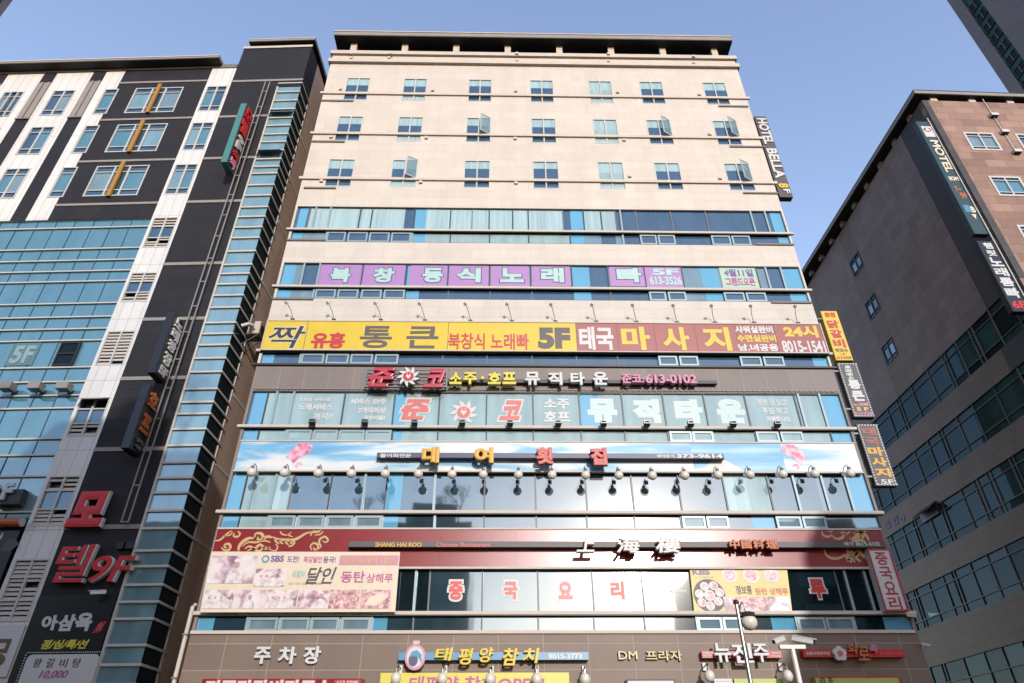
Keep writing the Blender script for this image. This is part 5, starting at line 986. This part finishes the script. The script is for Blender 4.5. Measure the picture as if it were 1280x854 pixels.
u0, u1, z0, z1 = LEFT.rect(3.5, 604, 15, 625, -.4); mb = MB(LEFT); letters(mb, 'F', u0, u1, z0, z1, -.45, .12, 'white', .04); letters(mb, '3', u0-.75, u0-.12, z0, z1, -.45, .12, 'white', .04); mb.build('lettering', t)
u0, u1, z0, z1 = LEFT.rect(-8, 612, 27, 630, -.3); mb = MB(LEFT); mb.box(u0, u1, -.32, .0, z0, z1, 'black'); mb.build('backing_box', t)
t = thing('tube_sign', 'orange rounded bar sign at the edge of the motel glass', 'sign', (LEFT.at(5, 655)[0], -.2, LEFT.at(5, 655)[1]), None, LEFT)
u, z = LEFT.at(27, 653, -.3); mb = MB(LEFT); mb.tube([(u-6, -.3, z), (u-.1, -.3, z), (u, -.3, z)], .17, 'orange', 14); mb.build('tube', t); mb = MB(LEFT); mb.tube([(u+.001, -.3, z), (u+.03, -.3, z)], .172, 'cream_trim', 14); mb.build('end_cap', t)
t = thing('shop_sign', 'black sign panel with a small white letter below the orange bar', 'sign', (LEFT.at(0, 700)[0], -.1, LEFT.at(0, 700)[1]), None, LEFT)
u1 = UW0-.1; z1 = LEFT.at(15, 664)[1]; mb = MB(LEFT); mb.box(u1-7, u1, -.1, .04, z1-4, z1, 'gloss_black'); mb.build('panel', t); ltr(t, 'i', (0.5, 666, 3, 674), -.12, .015, 'white', .02, LEFT); u, z = LEFT.at(12, 682, -.1); mb = MB(LEFT); mb.prism([(u-.3, z-.2), (u+.1, z-.25), (u+.35, z+.05), (u+.1, z+.3), (u-.2, z+.15)], -.112, -.103, 'charcoal'); mb.build('pale_mark', t)
t = thing('shop_sign', 'white panel with bronze round letters at the foot of the white strip', 'sign', (-5.3, -.1, 4), None, LEFT)
z1 = LEFT.at(20, 782)[1]; mb = MB(LEFT); mb.box(UW0-.3, UW1-.06, -.1, -.02, LEFT.at(0, 847)[1], z1, 'white'); mb.build('panel', t)
u, z = LEFT.at(2, 812, -.12); mb = MB(LEFT); mb.frame(u-.3, u+.22, z-.1, z+.35, .12, -.13, -.102, 'bronze'); mb.disc(u-.05, z-.35, .3, .22, -.13, -.102, 'bronze'); mb.build('lettering', t)
# air conditioner hung on the flank of the motel, over the gap
t = thing('air_conditioner', 'beige air conditioner on a bracket hung in the gap beside the yellow billboard', 'air conditioner', (0, 0, 0), None, LSIDE)
def sidept(px, py, off):     # point on the plane off metres out from the flank
    P = LEFT.sub((off, 0, 0), 90); return P.at(px, py, 0)
bu, bzz = sidept(320, 421, .5)
mb = MB(LSIDE); mb.box(bu-.3, bu+.3, -.72, -.42, bzz, bzz+.72, 'cream_trim'); mb.build('case', t)
mb = MB(LSIDE)
for k in range(9): mb.box(bu-.25, bu+.25, -.745, -.723, bzz+.06+k*.068, bzz+.10+k*.068, 'gold_text')
mb.build('grille', t); mb = MB(LEFT)
mb = MB(LSIDE); mb.disc(bu, bzz+.36, .24, .24, -.76, -.747, 'dark_bar'); mb.build('fan', t)
mb = MB(LSIDE); mb.box(bu-.34, bu+.34, -.76, 0, bzz-.06, bzz-.003, 'steel'); mb.tube([(bu-.28, -.7, bzz-.06), (bu-.28, -.02, bzz-.6)], .03, 'steel', 6); mb.tube([(bu+.28, -.7, bzz-.06), (bu+.28, -.02, bzz-.6)], .03, 'steel', 6); mb.box(bu-.34, bu+.34, -.06, -.0, bzz-.66, bzz-.58, 'steel'); mb.build('bracket', t)
mb = MB(LSIDE); mb.tube([(bu-.5, -.5, bzz+.3), (bu-.75, -.35, bzz+.25), (bu-.8, -.05, bzz+.1)], .09, 'white', 8); mb.build('hose', t)
t = thing('roof_railing', 'low bent pipe railing on the motel roof beside the tower', 'railing', (-5.2, .3, ZW), None, LEFT)
zr_ = LEFT.at(285, 84.5, .3)[1]
mb = MB(LEFT); mb.tube([(-6.0, .3, ZW), (-5.9, .3, zr_), (-5.4, .3, zr_+.15), (-4.6, .3, zr_+.2)], .035, 'steel', 6); mb.tube([(-6.1, .5, ZW), (-5.6, .5, zr_-.1), (-5.0, .5, zr_+.05), (-4.6, .5, zr_)], .03, 'steel', 6); mb.build('rail', t)

# ================================================================== right building: blade signs, pole, lamps
VR = -.05
pole = thing('sign_pole', 'thin pale pole running down the sunlit edge of the pink block', 'pole', (0, -.2, 5), None, RFRONT)
ua, za = RFRONT.at(1159, 148, -.25); mb = MB(RFRONT); mb.tube([(ua, -.25, 5), (ua, -.25, za)], .035, 'white', 8); mb.build('pole', pole)
for k in range(6): z = za-1.2-k*3.2; mb = MB(RFRONT); mb.tube([(ua, -.25, z), (ua+.12, -.0, z)], .025, 'steel', 6); mb.build('clamp', pole)
def rblade(label, px, face): return blade(label, px, -.2, .3, face, face, plane=RFRONT, arms=False)
t, u0, u1, z0, z1 = rblade('dark teal blade sign with sideways cream motel letters on pink block', ((1145, 152), (1160.5, 152), (1236.5, 292), (1218, 293)), 'dark_teal')
h = z1-z0; v = -.2
bl(t, 'MOTEL', u0+.22, u1-.10, z1-h*.49, z1-h*.19, v, 'cream', .03, -1, RFRONT, .04)
mb = MB(RFRONT); mb.box(u0+.16, u1-.04, v-.02, v-.008, z1-h*.155, z1-h*.05, 'white'); mb.build('logo_plate', t); mb = MB(RFRONT); mb.disc((u0+u1)/2+.05, z1-h*.085, .25, .2, v-.03, v-.022, 'sign_red'); mb.prism([((u0+u1)/2-.12, z1-h*.098), ((u0+u1)/2+.22, z1-h*.098), ((u0+u1)/2+.05, z1-h*.06)], v-.04, v-.032, 'white'); mb.build('logo', t)
bl(t, 'EOM', u0+.2, u1-.08, z1-h*.56, z1-h*.525, v, 'cream', .05, 0, RFRONT); bl(t, '7~', u0+.22, u1-.25, z1-h*.655, z1-h*.61, v, 'orange', .04, 0, RFRONT); bl(t, '9F', u0+.32, u1-.1, z1-h*.715, z1-h*.665, v, 'orange', .04, 0, RFRONT)
mb = MB(RFRONT); mb.box(u0+.15, u1-.35, v-.02, v-.008, z1-h*.83, z1-h*.77, 'bar_blue'); mb.build('parking_plate', t); bl(t, 'P', u0+.3, u1-.55, z1-h*.82, z1-h*.78, v-.02, 'white', .02, 0, RFRONT); bl(t, 'B', u1-.32, u1-.08, z1-h*.83, z1-h*.78, v, 'cream', .04, 0, RFRONT)
mb = MB(RFRONT); mb.prism([(u1-.45, z1-h*.845), ((u1-.32), z1-h*.885), (u1-.18, z1-h*.845)], v-.02, v-.008, 'cream'); mb.build('arrow', t)
t, u0, u1, z0, z1 = rblade('black blade sign with stacked white karaoke syllables and red 6F', ((1219.5, 301.5), (1237, 301), (1292, 389), (1268, 390)), 'gloss_black')
h = z1-z0
for k, s in enumerate('햄릿노래룸빠'): a = (.03, .14, .25, .40, .54, .68)[k]; b = (.12, .23, .38, .52, .66, .82)[k]; g = .25 if k < 2 else .12; bl(t, s, u0+g, u1-g*.7, z1-h*b, z1-h*a, v, 'white', .04, 0, RFRONT)
bl(t, '6F', u0+.12, u1-.1, z1-h*.96, z1-h*.86, v, 'red', .04, 0, RFRONT)
proto = None
for i, ((px, py), lb) in enumerate((((1243, 144), 'highest'), ((1256, 165), 'middle'), ((1271.5, 189.5), 'lowest'))):
    u, z = RFRONT.at(px, py, -.15); u = RFRONT.at(1256, 165, -.15)[0]
    if proto is None:
        proto = b = thing('conduit_lamp', '', 'wall lamp', (u, -.1, z), 'lamp boxes strung down the pink granite front', RFRONT); mb = MB(RFRONT); mb.box(u-.23, u+.23, -.26, -.005, z-.1, z+.12, 'white'); mb.build('lamp_box', b); mb = MB(RFRONT); mb.box(u-.2, u+.2, -.24, -.02, z-.13, z-.102, 'dark_bar'); mb.build('lens', b); mb = MB(RFRONT); mb.tube([(u+.03, -.04, z+.14), (u+.03, -.04, z+1.75)], .03, 'white', 6); mb.build('conduit', b)
    else: b = copy_tree(proto, M=RFRONT.M @ Matrix.Translation((u, -.1, z)))
    b['label'] = f'white lamp box on the pink stone front, {lb} of the three on its conduit'
t = thing('window_flap', 'dark blue window flap pushed open low on the shaded alley wall', 'window flap', (0, 0, 0), None, RSIDE)
u, z = RSIDE.at(1162, 641); mb = MB(RSIDE); mb.prism([(u-1.0, z-.35), (u+.9, z-.35), (u+.9, z+.35), (u-1.0, z+.35)], -.04, .05, 'navy'); mb.add([(u-1, -.05, z+.4), (u+1, -.05, z+.4), (u+1, -.6, z-.05), (u-1, -.6, z-.05), (u-1, -.02, z+.42), (u+1, -.02, z+.42), (u+1, -.57, z-.08), (u-1, -.57, z-.08)], [(0, 3, 2, 1), (4, 5, 6, 7), (0, 1, 5, 4), (2, 3, 7, 6), (1, 2, 6, 5), (3, 0, 4, 7)], 'black'); mb.build('flap', t)
t = thing('window_poster', 'white triangle of paper on a lower pane of the shaded alley wall', 'poster', (0, 0, 0), None, RSIDE)
q = [RSIDE.at(x, y, .06) for x, y in ((1162, 772), (1178, 767), (1160, 766))]; mb = MB(RSIDE); mb.prism(q, .06, .07, 'mint_film'); mb.build('sheet', t)
t = thing('wall_lettering', 'worn violet letters on a spandrel of the shaded alley wall', 'lettering', (0, 0, 0), None, RSIDE)
for s, px in (('0', (1124, 645, 1131, 653)), ('밥', (1114, 645, 1123, 657)), ('집', (1105, 650, 1112, 662))): ltr(t, s, px, -.03, .025, 'violet', .03, RSIDE)

# ================================================================== street furniture in front
Y0 = 12.0; ST = Plane((0, Y0, 0), 0)
u, zt = ST.at(920, 753); t = thing('street_lamp', 'steel street lamp with a scroll arm and a white globe before the shop signs', 'street lamp', (u, 0, .13), None, ST)
u0l = u; mb = MB(ST); mb.tube([(u, 0, .13), (u, 0, 1.2)], .06, 'steel', 12, .05); mb.tube([(u, 0, 1.2), (u, 0, zt-.02)], .042, 'steel', 12, .03); mb.build('pole', t); mb = MB(ST); mb.ball((u, 0, zt), .05, 'dark_bar', seg=12, ring=8); mb.build('finial', t, True)
gu, gz = ST.at(936.5, 778); mb = MB(ST); R_ = (gu-u)*.45
arm = [(u+.02, 0, gz+.16), (u+.06, 0, zt-.05), (u+.10, 0, zt-.0), (u+.14, 0, zt-.05), (u+.13, 0, gz+.22), (gu, 0, gz+.16)]; mb.tube(arm, .016, 'steel', 8); mb.tube([(u, 0, gz+.15), (gu+.12, 0, gz+.15)], .018, 'dark_bar', 8); mb.tube([(u, 0, gz+.05), (u+.1, 0, gz+.14)], .012, 'dark_bar', 6); mb.build('scroll_arm', t)
mb = MB(ST); mb.tube([(gu, 0, gz+.165), (gu, 0, gz+.09)], .07, 'dark_bar', 16, .14); mb.build('cap', t); mb = MB(ST); mb.ball((gu, 0, gz), .135, 'lamp_white', (1, 1, .95)); mb.build('globe', t, True)
u, zt = ST.at(990, 809); t = thing('camera_pole', 'white camera mast with a crossbar before the red shop signs', 'pole', (u, 0, .13), None, ST)
mb = MB(ST); mb.tube([(u, 0, .13), (u, 0, zt-.02)], .05, 'lamp_white', 12, .04); mb.build('mast', t); mb = MB(ST); a_, _ = ST.at(974, 809); b_, _ = ST.at(1006, 809); mb.box(a_, b_, -.04, .04, zt-.03, zt+.03, 'lamp_white'); mb.build('crossbar', t)
cctv('security_camera', 'white bullet camera on the mast, pointing down to the street lamp', ST, (973, 800.5), 0, .30, R(210), None, False)
cctv('security_camera', 'white bullet camera on the mast, pointing away from the street lamp', ST, (1004.5, 800.5), 0, .36, R(-28), None, False)
cctv('security_camera', 'small camera on a bent arm at the corner by the white vertical sign', MAIN, (1140, 770), -.15, .35, R(-20))
cctv('security_camera', 'small lower camera at the corner of the brown granite wall', MAIN, (1158, 806), -.15, .32, R(-30))

bpy.data.scenes.remove(TS_)
